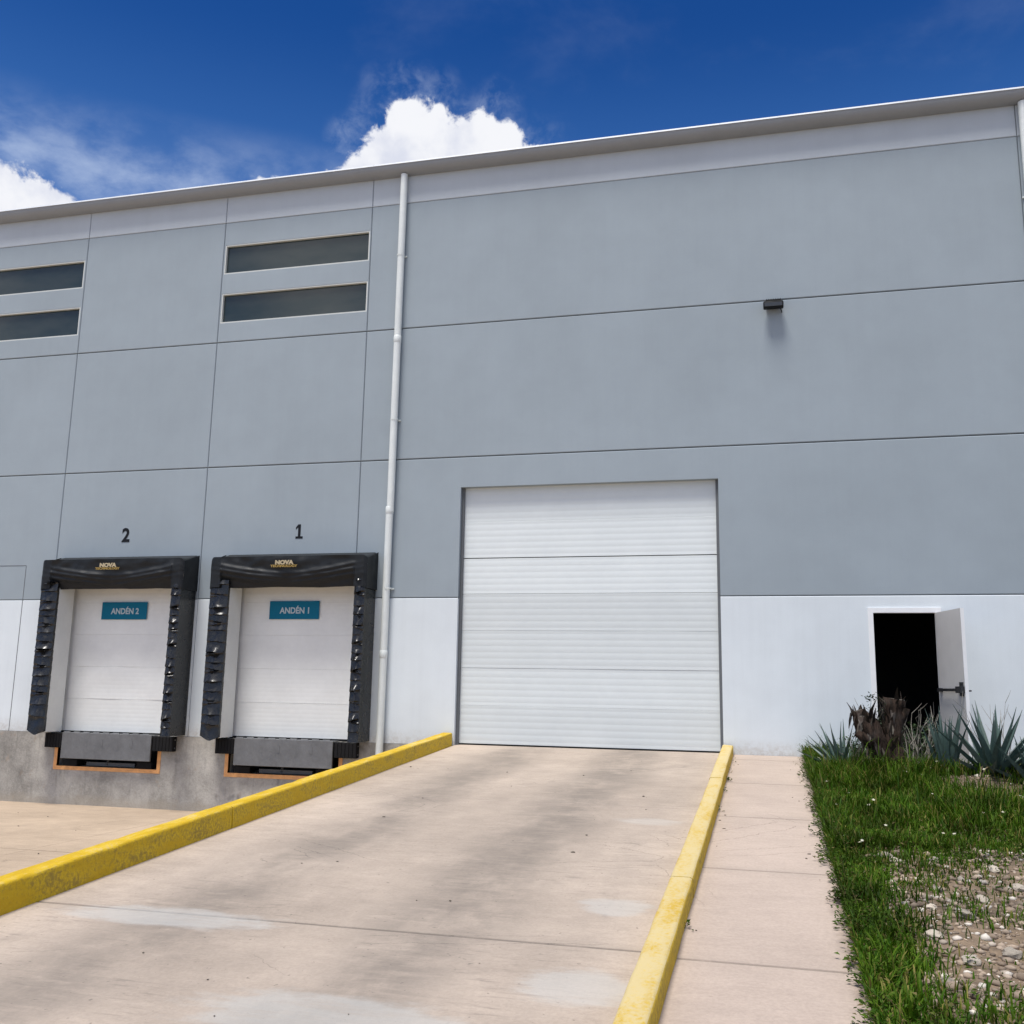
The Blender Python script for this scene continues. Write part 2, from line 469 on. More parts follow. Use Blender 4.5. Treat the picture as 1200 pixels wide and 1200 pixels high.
def soil_mat():
    m, nt, b = new_mat('planting_soil')
    oc = nt.new('ShaderNodeTexCoord').outputs['Object']
    a = nt.noise(oc, 0.8, 5, 0.6); d = nt.noise(oc, 9, 6, 0.7)
    c = nt.mix(nt.range(a, 0.35, 0.65), (0.085, 0.062, 0.040), (0.20, 0.145, 0.095))
    f = nt.range(d, 0.3, 0.7, 0.6, 1.35, smooth=False)
    k = nt.vm('SCALE', c); nt.put(k.node.inputs['Scale'], f)
    nt.l.new(k, b.inputs['Base Color'])
    b.inputs['Roughness'].default_value = 0.95
    bump(nt, b, d, 0.7, 0.03)
    return m
M['soil'] = soil_mat()
M['mound'] = simple('pale_dry_soil', (0.34, 0.27, 0.19), 0.95, 0.2, 8, bs=0.6)

def agave_mat():
    m, nt, b = new_mat('agave_leaf')
    g = nt.new('ShaderNodeNewGeometry')
    r = g.outputs['Random Per Island']
    oc = nt.new('ShaderNodeTexCoord').outputs['Object']
    c = nt.mix(r, (0.042, 0.078, 0.068), (0.072, 0.116, 0.098))
    n = nt.noise(nt.scale(oc, (30, 30, 3)), 1.0, 4)
    f = nt.range(n, 0.3, 0.7, 0.75, 1.2)
    k = nt.vm('SCALE', c); nt.put(k.node.inputs['Scale'], f)
    nt.l.new(k, b.inputs['Base Color'])
    b.inputs['Roughness'].default_value = 0.5
    return m
M['agave'] = agave_mat()

def bark_mat():
    m, nt, b = new_mat('weathered_bark')
    oc = nt.new('ShaderNodeTexCoord').outputs['Object']
    a = nt.noise(nt.scale(oc, (14, 14, 2.2)), 1.6, 7, 0.7, 0.6)
    d = nt.noise(oc, 4, 4)
    c = nt.mix(nt.range(a, 0.35, 0.68), (0.010, 0.007, 0.005), (0.060, 0.040, 0.030))
    c = nt.mix(nt.range(d, 0.5, 0.72, 0, 0.45), c, (0.075, 0.068, 0.062))
    nt.l.new(c, b.inputs['Base Color'])
    b.inputs['Roughness'].default_value = 0.95
    b.inputs['Specular IOR Level'].default_value = 0.15
    bump(nt, b, a, 0.9, 0.03)
    return m
M['bark'] = bark_mat()
M['cut'] = simple('sawn_wood', (0.10, 0.09, 0.075), 0.9, 0.25, 20, bs=0.3)

# ------------------------------------------------------------------ measures
FL = 1.18                      # floor level above the loading yard
Z1, Z2, Z3, Z4, EAVE = 3.455, 5.735, 8.01, 10.295, 10.80
SL = 0.062                     # slope of driveway and path
def top(y):                    # surface height of the sloping driveway
    return max(FL + SL * y, 0.0)
XL, XR = -21.0, 11.0
YEND = -FL / SL                # where the slope meets the yard

# ------------------------------------------------------------------ ground sheets
g = MB()
g.quad((-260, -420, -0.012), (260, -420, -0.012), (260, 300, -0.012), (-260, 300, -0.012))
tag(g.build('ground', M['ground']), kind='structure')

# loading yard: slabs with thin real gaps
random.seed(5)
g = MB()
xs = [-30, -21.4, -17.2, -13.05, -8.9, -4.84]
ys = [-0.0, -4.1, -8.4, -12.8, -19.2, -26]
for i in range(len(xs) - 1):
    for j in range(len(ys) - 1):
        x0, x1, y1, y0 = xs[i] + 0.004, xs[i + 1] - 0.004, ys[j] - 0.004, ys[j + 1] + 0.004
        g.box(x0, x1, y0, y1, -0.01, 0.002 + random.uniform(-0.0015, 0.0015))
tag(g.build('loading_yard', M['yard']), kind='structure')

def sloped_slabs(name, mat, x0, x1, breaks, gap=0.016, lift=0.0, bottom=0.05):
    g = MB()
    for a, b in zip(breaks[:-1], breaks[1:]):
        ya, yb = a - gap / 2, b + gap / 2
        c = 0.006
        za, zb = top(ya) + lift, top(yb) + lift
        vs = [(x0, ya, za - c), (x1, ya, za - c), (x1, yb, zb - c), (x0, yb, zb - c),
              (x0 + c, ya - c, za), (x1 - c, ya - c, za), (x1 - c, yb + c, zb), (x0 + c, yb + c, zb)]
        bt = [(x, y, max(z - 0.15, -0.05)) for x, y, z in vs[:4]]
        g.add(vs + bt, [(4, 7, 6, 5), (0, 4, 5, 1), (1, 5, 6, 2), (2, 6, 7, 3), (3, 7, 4, 0),
                        (8, 0, 1, 9), (9, 1, 2, 10), (10, 2, 3, 11), (11, 3, 0, 8), (8, 9, 10, 11)])
    return g.build(name, mat, origin=(0, 0, 0))
tag(sloped_slabs('driveway', M['drive'], -4.775, -0.625, [0.16, -4.55, -9.08, -13.6, -18.6]), kind='structure')
tag(sloped_slabs('path', M['path'], -0.62, 0.43, [0.0, -0.55, -2.7, -4.85, -7.0, -9.15, -11.3, -13.45, -15.6, -17.8], lift=0.002), kind='structure')
# earth under the slope, with the retaining face towards the yard
g = MB()
g.prism([(0.0, -0.3), (0.0, FL - 0.16), (YEND + 1.6, -0.06), (YEND, -0.3)][::-1], 'x', -4.79, 0.44)
tag(g.build('ramp_base', M['plinth']), kind='structure')

# ------------------------------------------------------------------ yellow kerbs
def kerb(name, xin0, xin1, width, hgt, y0, y1, joints, label, seed, base_drop=0.25, mat='kerb'):
    """xin0 at y0, xin1 at y1: the left edge of the base; cast in lengths"""
    root = empty(name, ((xin0 + width / 2), y0, top(y0)))
    tag(root, label, 'kerb')
    rnd = random.Random(seed)
    ybr = [y0] + joints + [y1]
    for a, b in zip(ybr[:-1], ybr[1:]):
        mb = MB()
        n = max(int(abs(b - a) / 0.12), 2)
        prof = [(0, -base_drop), (0.0, hgt - 0.022), (0.006, hgt - 0.008), (0.022, hgt), (width - 0.022, hgt), (width - 0.006, hgt - 0.008), (width, hgt - 0.022), (width, -base_drop)]
        k = len(prof)
        jz, jx = rnd.uniform(-0.004, 0.004), rnd.uniform(-0.004, 0.004)
        vs, fs = [], []
        ya, yb = a - 0.004, b + 0.004
        for i in range(n + 1):
            y = ya + (yb - ya) * i / n
            t = (y - y0) / (y1 - y0)
            xi = xin0 + (xin1 - xin0) * t + jx
            for px, pz in prof:
                w = 0.004 if pz > 0 else 0
                q = Vector((px * 3, y * 3, pz * 3 + seed))
                chip = 0.0
                if pz > hgt - 0.03:
                    chip = max(0, mnoise.noise(Vector((px * 12, y * 5.5, seed))) + 0.4 * mnoise.noise(Vector((px * 30, y * 17, seed))) - 0.3) * 0.026
                vs.append((xi + px + w * mnoise.noise(q), y, top(y) + max(pz, -base_drop) + jz + w * mnoise.noise(q + Vector((7, 7, 7))) - chip))
        for i in range(n):
            for j in range(k - 1):
                fs.append((i * k + j, i * k + j + 1, (i + 1) * k + j + 1, (i + 1) * k + j))
        fs.append(tuple(range(k))); fs.append(tuple(range(n * k, n * k + k)))
        mb.add(vs, fs)
        mb.build('kerb_length', M[mat], root, smooth=True, angle=50)
    return root
kerb('yellow_kerb', -4.955, -4.81, 0.165, 0.195, -0.03, -18.4, [-1.75, -6.6, -11.2],
     'long yellow painted kerb above the loading yard, on the dock side of the driveway', 3, base_drop=0.6)
kerb('yellow_kerb', -0.715, -0.695, 0.155, 0.14, -0.03, -17.4, [-3.3, -7.9, -12.2],
     'worn yellow kerb between the driveway and the footpath', 9, mat='kerb_worn')

# ------------------------------------------------------------------ warehouse
W = empty('warehouse', (-5, 0, 0))
tag(W, 'grey and white concrete panel warehouse with loading docks and a flat eave', 'warehouse')

def panel(mb, x0, x1, z0, z1, jl=0.0, jr=0.0, jb=0.0, jt=0.0, y=0.0, bev=0.010):
    """front face of a cast panel; edges with a joint are bevelled and drawn back from the line"""
    a, b, c, d = x0 + jl, x1 - jr, z0 + jb, z1 - jt
    A, B, C, D = a + (bev if jl else 0), b - (bev if jr else 0), c + (bev if jb else 0), d - (bev if jt else 0)
    O = [(a, y + bev, c), (b, y + bev, c), (b, y + bev, d), (a, y + bev, d)]
    if not jl: O[0] = (a, y + (bev if jb else 0), c); O[3] = (a, y + (bev if jt else 0), d)
    if not jr: O[1] = (b, y + (bev if jb else 0), c); O[2] = (b, y + (bev if jt else 0), d)
    I = [(A, y, C), (B, y, C), (B, y, D), (A, y, D)]
    mb.add(I, [(0, 1, 2, 3)])
    dp = 0.05
    for on, i, j in ((jb, 0, 1), (jr, 1, 2), (jt, 2, 3), (jl, 3, 0)):
        if on:
            mb.add([O[i], O[j], I[j], I[i]], [(0, 1, 2, 3)])
            p, q = O[i], O[j]
            mb.add([p, q, (q[0], y + dp, q[2]), (p[0], y + dp, p[2])], [(0, 1, 2, 3)])

def reveal(mb, x0, x1, z0, z1, depth, y=0.0, bottom=True):
    mb.quad((x0, y, z0), (x0, y + depth, z0), (x0, y + depth, z1), (x0, y, z1))
    mb.quad((x1, y, z0), (x1, y, z1), (x1, y + depth, z1), (x1, y + depth, z0))
    mb.quad((x0, y, z1), (x0, y + depth, z1), (x1, y + depth, z1), (x1, y, z1))
    if bottom: mb.quad((x0, y, z0), (x1, y, z0), (x1, y + depth, z0), (x0, y + depth, z0))

J = 0.008
JV = 0.0042
VX = [-21.0, -18.05, -15.16, -12.28, -9.39, -6.53, -5.98, 3.775, XR]     # panel joints along the wall
BD = (-4.77, -0.70, FL, 5.235)                                          # big door opening
PD = (1.40, 2.27, FL - 0.005, 3.225)                                    # staff door opening
DK = [(-8.72, -6.34, FL, 3.93), (-11.97, -9.59, FL, 3.93)]              # dock openings
WN = []
for (x0, x1) in ((-9.36, -6.55), (-15.12, -12.31)):
    WN += [(x0, x1, 9.30, 9.86), (x0, x1, 8.37, 8.93)]

def cells(mb, z0, z1, holes, jb, jt):
    """one course of panels between z0 and z1 with rectangular holes cut out"""
    for xa, xb in zip(VX[:-1], VX[1:]):
        jl = JV if xa != VX[0] else 0
        jr = JV if xb != VX[-1] else 0
        hs = [h for h in holes if h[0] < xb and h[1] > xa and h[2] < z1 and h[3] > z0]
        if not hs:
            panel(mb, xa, xb, z0, z1, jl, jr, jb, jt); continue
        cx = sorted({xa, xb} | {max(min(h[k], xb), xa) for h in hs for k in (0, 1)})
        for a, b in zip(cx[:-1], cx[1:]):
            mid = (a + b) / 2
            cz = [z0, z1]
            hh = sorted([h for h in hs if h[0] < mid < h[1]], key=lambda h: h[2])
            z = z0
            L, Rr = (jl if a == xa else 0), (jr if b == xb else 0)
            for h in hh:
                if h[2] > z + 1e-4: panel(mb, a, b, z, h[2], L, Rr, jb if z == z0 else 0, 0)
                z = max(z, h[3])
            if z < z1 - 1e-4: panel(mb, a, b, z, z1, L, Rr, jb if z == z0 else 0, jt)

holes = [BD, PD] + DK + WN
up = MB()
cells(up, Z1, Z2, holes, J * 0.6, J)
cells(up, Z2, Z3, holes, J, J)
cells(up, Z3, Z4, holes, J, JV)
for h in WN: reveal(up, *h, 0.09)
reveal(up, BD[0], BD[1], Z1, BD[3], 0.155, bottom=False)
for h in DK: reveal(up, h[0], h[1], Z1, h[3], 0.13, bottom=False)
up.build('wall', M['wall_grey'], W)
lo = MB()
cells(lo, FL, Z1, holes, 0, J * 0.6)
lo.add([(BD[0], 0, FL), (BD[0], 0.155, FL), (BD[0], 0.155, Z1), (BD[0], 0, Z1)], [(0, 1, 2, 3)])
lo.add([(BD[1], 0, FL), (BD[1], 0, Z1), (BD[1], 0.155, Z1), (BD[1], 0.155, FL)], [(0, 1, 2, 3)])
reveal(lo, PD[0], PD[1], PD[2], PD[3], 0.16, bottom=False)
for h in DK:
    lo.quad((h[0], 0, FL), (h[0], 0.13, FL), (h[0], 0.13, Z1), (h[0], 0, Z1))
    lo.quad((h[1], 0, FL), (h[1], 0, Z1), (h[1], 0.13, Z1), (h[1], 0.13, FL))
lo.build('base_wall', M['wall_white'], W)
bd = MB()
cells(bd, Z4, EAVE + 0.05, [], JV, 0)
bd.build('wall_band', M['band'], W)
# sealant strips behind the joints
js = MB()
for z in (Z1, Z2, Z3, Z4):
    hx = sorted([(h[0], h[1]) for h in holes if h[2] < z < h[3]])
    x = XL
    for a, b in hx + [(XR, XR)]:
        if a > x: js.box(x, a, 0.022, 0.05, z - 0.02, z + 0.02)
        x = b
for x in VX[1:-1]:
    zs = sorted([(h[2], h[3]) for h in holes if h[0] < x < h[1]])
    z = FL
    for a, b in zs + [(EAVE, EAVE)]:
        if a > z: js.box(x - 0.02, x + 0.02, 0.0235, 0.049, z, a)
        z = b
js.build('joint_sealant', M['joint'], W)

# bricked-up opening line at the far left of the docks
og = MB()
og.box(-15.6, -12.90, -0.0025, 0.02, 4.066, 4.078)
og.box(-12.906, -12.894, -0.0025, 0.02, FL, 4.066)
og.build('infill_outline', M['joint'], W)

# concrete plinth with leveler pits
PIT = [(-8.60, -6.66, 0.63, FL), (-11.85, -9.91, 0.63, FL)]
pl = MB()
def plinth_piece(x0, x1, z0, z1, **k):
    panel(pl, x0, x1, z0, z1, y=-0.012, **k)
xx = XL
for p in sorted(PIT):
    plinth_piece(xx, p[0], -0.1, FL - 0.004)
    plinth_piece(p[0], p[1], -0.1, p[2])
    reveal(pl, p[0], p[1], p[2], p[3] - 0.004, 0.6, y=-0.012)
    xx = p[1]
plinth_piece(xx, -4.79, -0.1, FL - 0.004)
pl.quad((XL, -0.012, FL - 0.004), (XL, 0.05, FL - 0.004), (PIT[1][0], 0.05, FL - 0.004), (PIT[1][0], -0.012, FL - 0.004))
pl.quad((PIT[1][1], -0.012, FL - 0.004), (PIT[1][1], 0.05, FL - 0.004), (PIT[0][0], 0.05, FL - 0.004), (PIT[0][0], -0.012, FL - 0.004))
pl.quad((PIT[0][1], -0.012, FL - 0.004), (PIT[0][1], 0.05, FL - 0.004), (-4.79, 0.05, FL - 0.004), (-4.79, -0.012, FL - 0.004))
pl.build('plinth', M['plinth'], W)

# dark shell behind the wall: floor, sides, back and ceiling of the hall
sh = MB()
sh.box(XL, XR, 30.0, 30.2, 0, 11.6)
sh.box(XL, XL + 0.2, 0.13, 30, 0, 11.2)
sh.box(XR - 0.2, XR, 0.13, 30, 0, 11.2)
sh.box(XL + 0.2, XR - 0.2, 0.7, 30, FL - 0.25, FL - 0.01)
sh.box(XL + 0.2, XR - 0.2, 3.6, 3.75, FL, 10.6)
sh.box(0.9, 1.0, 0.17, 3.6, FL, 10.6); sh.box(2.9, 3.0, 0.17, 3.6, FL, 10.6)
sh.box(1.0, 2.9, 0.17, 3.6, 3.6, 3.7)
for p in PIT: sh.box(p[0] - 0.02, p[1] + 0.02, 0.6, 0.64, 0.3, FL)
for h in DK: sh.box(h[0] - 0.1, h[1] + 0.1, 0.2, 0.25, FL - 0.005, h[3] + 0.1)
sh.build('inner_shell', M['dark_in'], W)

# roof sheet, soffit and white edge flashing
OV = 0.225
rf = MB()
rf.prism([(-0.12, EAVE + 0.120), (30.3, EAVE + 0.91), (30.3, EAVE + 0.93), (-0.12, EAVE + 0.140)][::-1], 'x', XL - 0.2, XR + 0.2)
rf.build('roof', M['roof_metal'], W)
sf = MB()
sf.prism([(0.0, EAVE - 0.002), (-0.06, EAVE - 0.004), (-0.115, EAVE + 0.004), (-0.160, EAVE + 0.024), (-0.192, EAVE + 0.058), (-OV + 0.016, EAVE + 0.100), (-OV + 0.012, EAVE + 0.142),
          (-OV + 0.018, EAVE + 0.142), (-0.19, EAVE + 0.09), (-0.11, EAVE + 0.05), (0.0, EAVE + 0.05)][::-1], 'x', XL - 0.2, XR + 0.2)
sf.build('eave_gutter', M['soffit'], W, smooth=True, angle=40)
fa = MB()
for k in range(11):
    x0 = XL - 0.2 + k * 2.95
    fa.prism([(-OV, EAVE + 0.136), (-OV + 0.012, EAVE + 0.136), (-OV + 0.040, EAVE + 0.172), (-OV + 0.026, EAVE + 0.176)][::-1], 'x', x0 + 0.002, min(x0 + 2.948, XR + 0.2))
fa.build('roof_flashing', M['fascia'], W)

# high strip windows
for (x0, x1, z0, z1) in WN:
    fr = MB()
    t = 0.023
    y0, y1 = 0.004, 0.075
    fr.box(x0 + 0.001, x1 - 0.001, y0, y1, z1 - t, z1 - 0.001); fr.box(x0 + 0.001, x1 - 0.001, y0, y1, z0 + 0.001, z0 + t)
    fr.box(x0 + 0.001, x0 + t, y0, y1, z0 + t, z1 - t); fr.box(x1 - t, x1 - 0.001, y0, y1, z0 + t, z1 - t)
    f = fr.build('window', M['win_frame'], W)
    pn = MB(); pn.box(x0 + t, x1 - t, 0.055, 0.068, z0 + t, z1 - t)
    pn.build('pane', M['glass'], f)
    bk = MB(); bk.box(x0 - 0.05, x1 + 0.05, 0.092, 0.12, z0 - 0.05, z1 + 0.05)

# sectional overhead doors
def section_mesh(x0, x1, z0, z1, y, ribs, depth, lip=0.008, gap=0.003, tilt=0.0, ragged=0.0, seed=0):
    prof = [(y + 0.04, z0 + gap * 0.6), (y + lip * 0.8, z0 + gap * 0.6), (y, z0 + lip)]
    h = z1 - z0
    n = ribs
    for i in range(n):
        zc = z0 + h * (i + 0.5) / n
        w = h / n * 0.30
        for s, d in ((-1.0, 0), (-0.55, depth), (0.55, depth), (1.0, 0)):
            prof.append((y + d, zc + s * w * 0.5))
    prof += [(y, z1 - gap - lip), (y + lip, z1 - gap), (y + 0.04, z1 - gap)]
    prof = [(py + tilt * (pz - (z0 + z1) / 2), pz) for py, pz in prof]
    nx = 14
    k = len(prof)
    vs, fs = [], []
    for i in range(nx + 1):
        x = x0 + (x1 - x0) * i / nx
        for j, (py, pz) in enumerate(prof):
            q = 0.0016 * mnoise.noise(Vector((x * 1.1 + seed * 3.7, pz * 2.0, seed)))
            q += ragged * mnoise.noise(Vector((x * 2.3, pz * 3.0, seed + 9)))
            vs.append((x, py + q, pz))
    for i in range(nx):
        for j in range(k - 1):
            fs.append((i * k + j, (i + 1) * k + j, (i + 1) * k + j + 1, i * k + j + 1))
    return MB().add(vs, fs)

def overhead_door(opening, nsec, ribs, y, mat, name, tilts, ragged=None, depth=0.0007, lip=0.0022, gaps=None, fmat='joint'):
    x0, x1, z0, z1 = opening
    t = 0.045
    bk = MB(); bk.box(x0 + 0.01, x1 - 0.01, y + 0.065, y + 0.085, z0, z1 + 0.05)
    d = bk.build(name, M['dark_in'], W)
    for a, b in ((x0 + 0.002, x0 + t), (x1 - t, x1 - 0.002)):
        fr = MB(); fr.box(a, b, y - 0.025, y + 0.02, z0, z1 - 0.002); fr.build('door_rail', M[fmat], d)
    zb = z0 + 0.03
    hs = (z1 + 0.02 - zb) / nsec
    for k in range(nsec):
        rg = (ragged or {}).get(k, 0.0)
        s = section_mesh(x0 + 0.028, x1 - 0.028, zb + k * hs, zb + (k + 1) * hs, y + 0.022, ribs, depth, lip=lip, gap=(gaps or {}).get(k, 0.0008), tilt=tilts[k % len(tilts)], ragged=rg, seed=k + ribs)
        s.build('door_section', mat, d, smooth=True, angle=25)
    sb = MB(); sb.box(x0 + 0.03, x1 - 0.03, y + 0.018, y + 0.05, z0 + 0.004, zb)
    sb.build('bottom_seal', M['rubber'], d)
    return d
bigd = overhead_door(BD, 7, 6, 0.10, M['door_white'], 'overhead_door', [-0.004, 0.006, 0.008, -0.006, -0.002, -0.010, 0.004], gaps={4: 0.016, 3: 0.0035})
for i, h in enumerate(DK):
    overhead_door(h, 5, 8, 0.085, M['dock_white'], 'dock_door', [0.0, 0.01, -0.004, 0.006], ragged=({1: 0.012} if i == 1 else {1: 0.003}), depth=0.0003, lip=0.0016, fmat='dock_white')

# staff door: frame in the wall, leaf swung open
sd = MB()
x0, x1, z0, z1 = PD
t = 0.05
sd.box(x0 - t, x0 + 0.02, -0.016, 0.12, z0, z1 + t)
sd.box(x1 - 0.02, x1 + t, -0.016, 0.12, z0, z1 + t)
sd.box(x0 + 0.02, x1 - 0.02, -0.016, 0.12, z1 - 0.02, z1 + t)
sdo = sd.build('staff_door', M['frame_white'], W)
hx, hy = x1 - 0.015, -0.03
ang = R(13)
ax = Vector((math.sin(ang), -math.cos(ang), 0)); nx_ = Vector((-math.cos(ang), -math.sin(ang), 0))
def leafpt(a, n, z): return Vector((hx, hy, 0)) + ax * a + nx_ * n + Vector((0, 0, z))
def leafbox(mb, a0, a1, n0, n1, za, zb):
    vs = [leafpt(a, n, z) for z in (za, zb) for (a, n) in ((a0, n0), (a1, n0), (a1, n1), (a0, n1))]
    mb.add(vs, [(3, 2, 1, 0), (4, 5, 6, 7), (0, 1, 5, 4), (1, 2, 6, 5), (2, 3, 7, 6), (3, 0, 4, 7)])
lf = MB(); leafbox(lf, 0.0, 0.84, -0.022, 0.022, z0 + 0.012, z1 - 0.024)
lfo = lf.build('door_leaf', M['leaf_paint'], sdo)
le = MB(); leafbox(le, 0.8402, 0.848, -0.0225, 0.0225, z0 + 0.012, z1 - 0.024)
le.build('leaf_edge', M['frame_white'], sdo)
pb = MB()
leafbox(pb, 0.66, 0.83, 0.0225, 0.075, 2.10, 2.185)
leafbox(pb, 0.04, 0.12, 0.0225, 0.07, 2.115, 2.165)
leafbox(pb, 0.12, 0.66, 0.055, 0.085, 2.122, 2.158)
leafbox(pb, 0.72, 0.80, 0.0225, 0.045, 2.06, 2.24)
pb.build('push_bar', M['hardware'], sdo)
lv = MB()
leafbox(lv, 0.72, 0.80, -0.035, -0.0225, 2.03, 2.22)
lv.tube([leafpt(0.76, -0.03, 2.13), leafpt(0.76, -0.085, 2.13), leafpt(0.64, -0.09, 2.125)], 0.011, 8)
lv.build('handle', M['hardware'], sdo)
for z in (1.42, 2.2, 2.98):
    hg = MB(); hg.tube([(x1 + 0.004, -0.03, z - 0.05), (x1 + 0.004, -0.03, z + 0.05)], 0.011, 8)
    hg.build('hinge', M['frame_white'], sdo)
stp = MB(); stp.bbox(x0 - 0.25, x1 + 0.35, -1.05, -0.014, 0.9, FL - 0.03, 0.012)
stp.build('door_step', M['path'], W)

# downspouts
def downspout(x, joints, zb, seed, lean=0.0):
    rnd = random.Random(seed)
    mb = MB()
    zs = [EAVE - 0.01] + joints + [zb]
    off = 0
    for i, (a, b) in enumerate(zip(zs[:-1], zs[1:])):
        r = 0.060
        xo = x + rnd.uniform(-0.006, 0.006) + lean * i
        n = 18
        mb.tube([(xo, -0.085, a), (xo + lean, -0.085, b - (0.03 if i < len(zs) - 2 else 0))], r, n)
        if i:
            mb.tube([(xo, -0.085, a + 0.055), (xo, -0.085, a + 0.045), (xo, -0.085, a - 0.055), (xo, -0.085, a - 0.065)], [0.060, 0.0655, 0.0655, 0.061], n, cap=False)
    d = mb.build('downspout', M['pipe'], W, smooth=True, angle=40)
    for z in [9.3, 6.4, 3.6]:
        if z > zb + 0.2:
            st = MB()
            st.tube([(x, -0.085, z - 0.012), (x, -0.085, z + 0.012)], 0.0665, 18, cap=False)
            st.box(x - 0.085, x + 0.085, -0.022, -0.002, z - 0.012, z + 0.012)
            st.build('bracket', M['pipe'], d)
    return d
downspout(-5.93, [7.80, 4.88, 2.56], 0.06, 2, lean=-0.006)
downspout(3.86, [7.6, 4.7], 1.2, 4)

# painted dock numbers
text_mesh('painted_number', '2', 0.335, M['letter_dark'], W, (-10.90, -0.0035, 4.57), 0.010, xs=0.95)
def digit_one(name, xc, y, zc, h, mat, parent):
    mb = MB(); t = h * 0.19
    mb.box(xc - t / 2, xc + t / 2, y - 0.001, y + 0.001, zc - h / 2 + t * 0.8, zc + h / 2)
    mb.box(xc - h * 0.27, xc + h * 0.27, y - 0.001, y + 0.001, zc - h / 2, zc - h / 2 + t * 0.8)
    mb.prism([(xc - t / 2, zc + h / 2), (xc - h * 0.27, zc + h * 0.30), (xc - h * 0.27, zc + h * 0.14), (xc - t / 2, zc + h * 0.30)], 'y', y - 0.001, y + 0.001)
    return mb.build(name, mat, parent)
digit_one('painted_number', -7.575, -0.0035, 4.575, 0.24, M['letter_dark'], W)

# ------------------------------------------------------------------ dock shelters
def side_pad(mb, xi, xo, z0, z1, d, seed, point):
    """xi inner edge, xo outer edge of the front face; pleated vinyl wrapped round a foam bag"""
    rnd = random.Random(seed)
    n = 190
    # irregular pleat positions
    pz, z = [], z0
    while z < z1 + 0.3:
        pz.append(z); z += rnd.uniform(0.11, 0.21)
    def saw(zz):
        for k in range(len(pz) - 1):
            if pz[k] <= zz < pz[k + 1]:
                t = (zz - pz[k]) / (pz[k + 1] - pz[k])
                return (1 - t) ** 1.4 * (0.35 + 0.65 * ((k * 37) % 11) / 10), k
        return 0, 0
    cols = [(xo, 0.0, 0), (xo, -d * 0.55, 0.1), (xo, -d, 0.15)]
    for f in (0.12, 0.24, 0.36, 0.48, 0.6, 0.72, 0.84, 0.94):
        cols.append((xo + (xi - xo) * f, -d, math.sin(PI * f) ** 1.2))
    sg = 1 if xi > xo else -1
    cols += [(xi, -d, 0.25), (xi, -d + 0.05, 0.1), (xi - sg * 0.03, -d + 0.055, 0)]
    k = len(cols)
    vs, fs = [], []
    for i in range(n + 1):
        z = z0 + (z1 - z0) * i / n
        s, kk = saw(z)
        sk = 0.05 * math.sin(kk * 2.4)
        for j, (x, y, w) in enumerate(cols):
            q = mnoise.noise(Vector((x * 7, z * 4.3, seed))) * 0.5 + mnoise.noise(Vector((x * 17, z * 11, seed + 3))) * 0.28
            s2, _ = saw(z + sk * (x - xi) / max(abs(xo - xi), 1e-3))
            yy = y - w * (0.095 * s2 + 0.055 * q) - (0.014 * q if 0 < j < 3 else 0)
            zz = z
            if point and i < 14 and y < -0.1:                # torn corner hanging below the pad
                tt = (14 - i) / 14
                zz = z - tt * 0.09 * max(0, 1 - abs((x - (xo * 0.45 + xi * 0.55)) / (0.6 * abs(xo - xi))))
            vs.append((x + 0.010 * q * (w > 0), yy, zz))
    for i in range(n):
        for j in range(k - 1):
            fs.append((i * k + j, i * k + j + 1, (i + 1) * k + j + 1, (i + 1) * k + j))
    fs.append(tuple(range(k - 1, -1, -1))); fs.append(tuple(range(n * k, n * k + k)))
    mb.add(vs, fs)

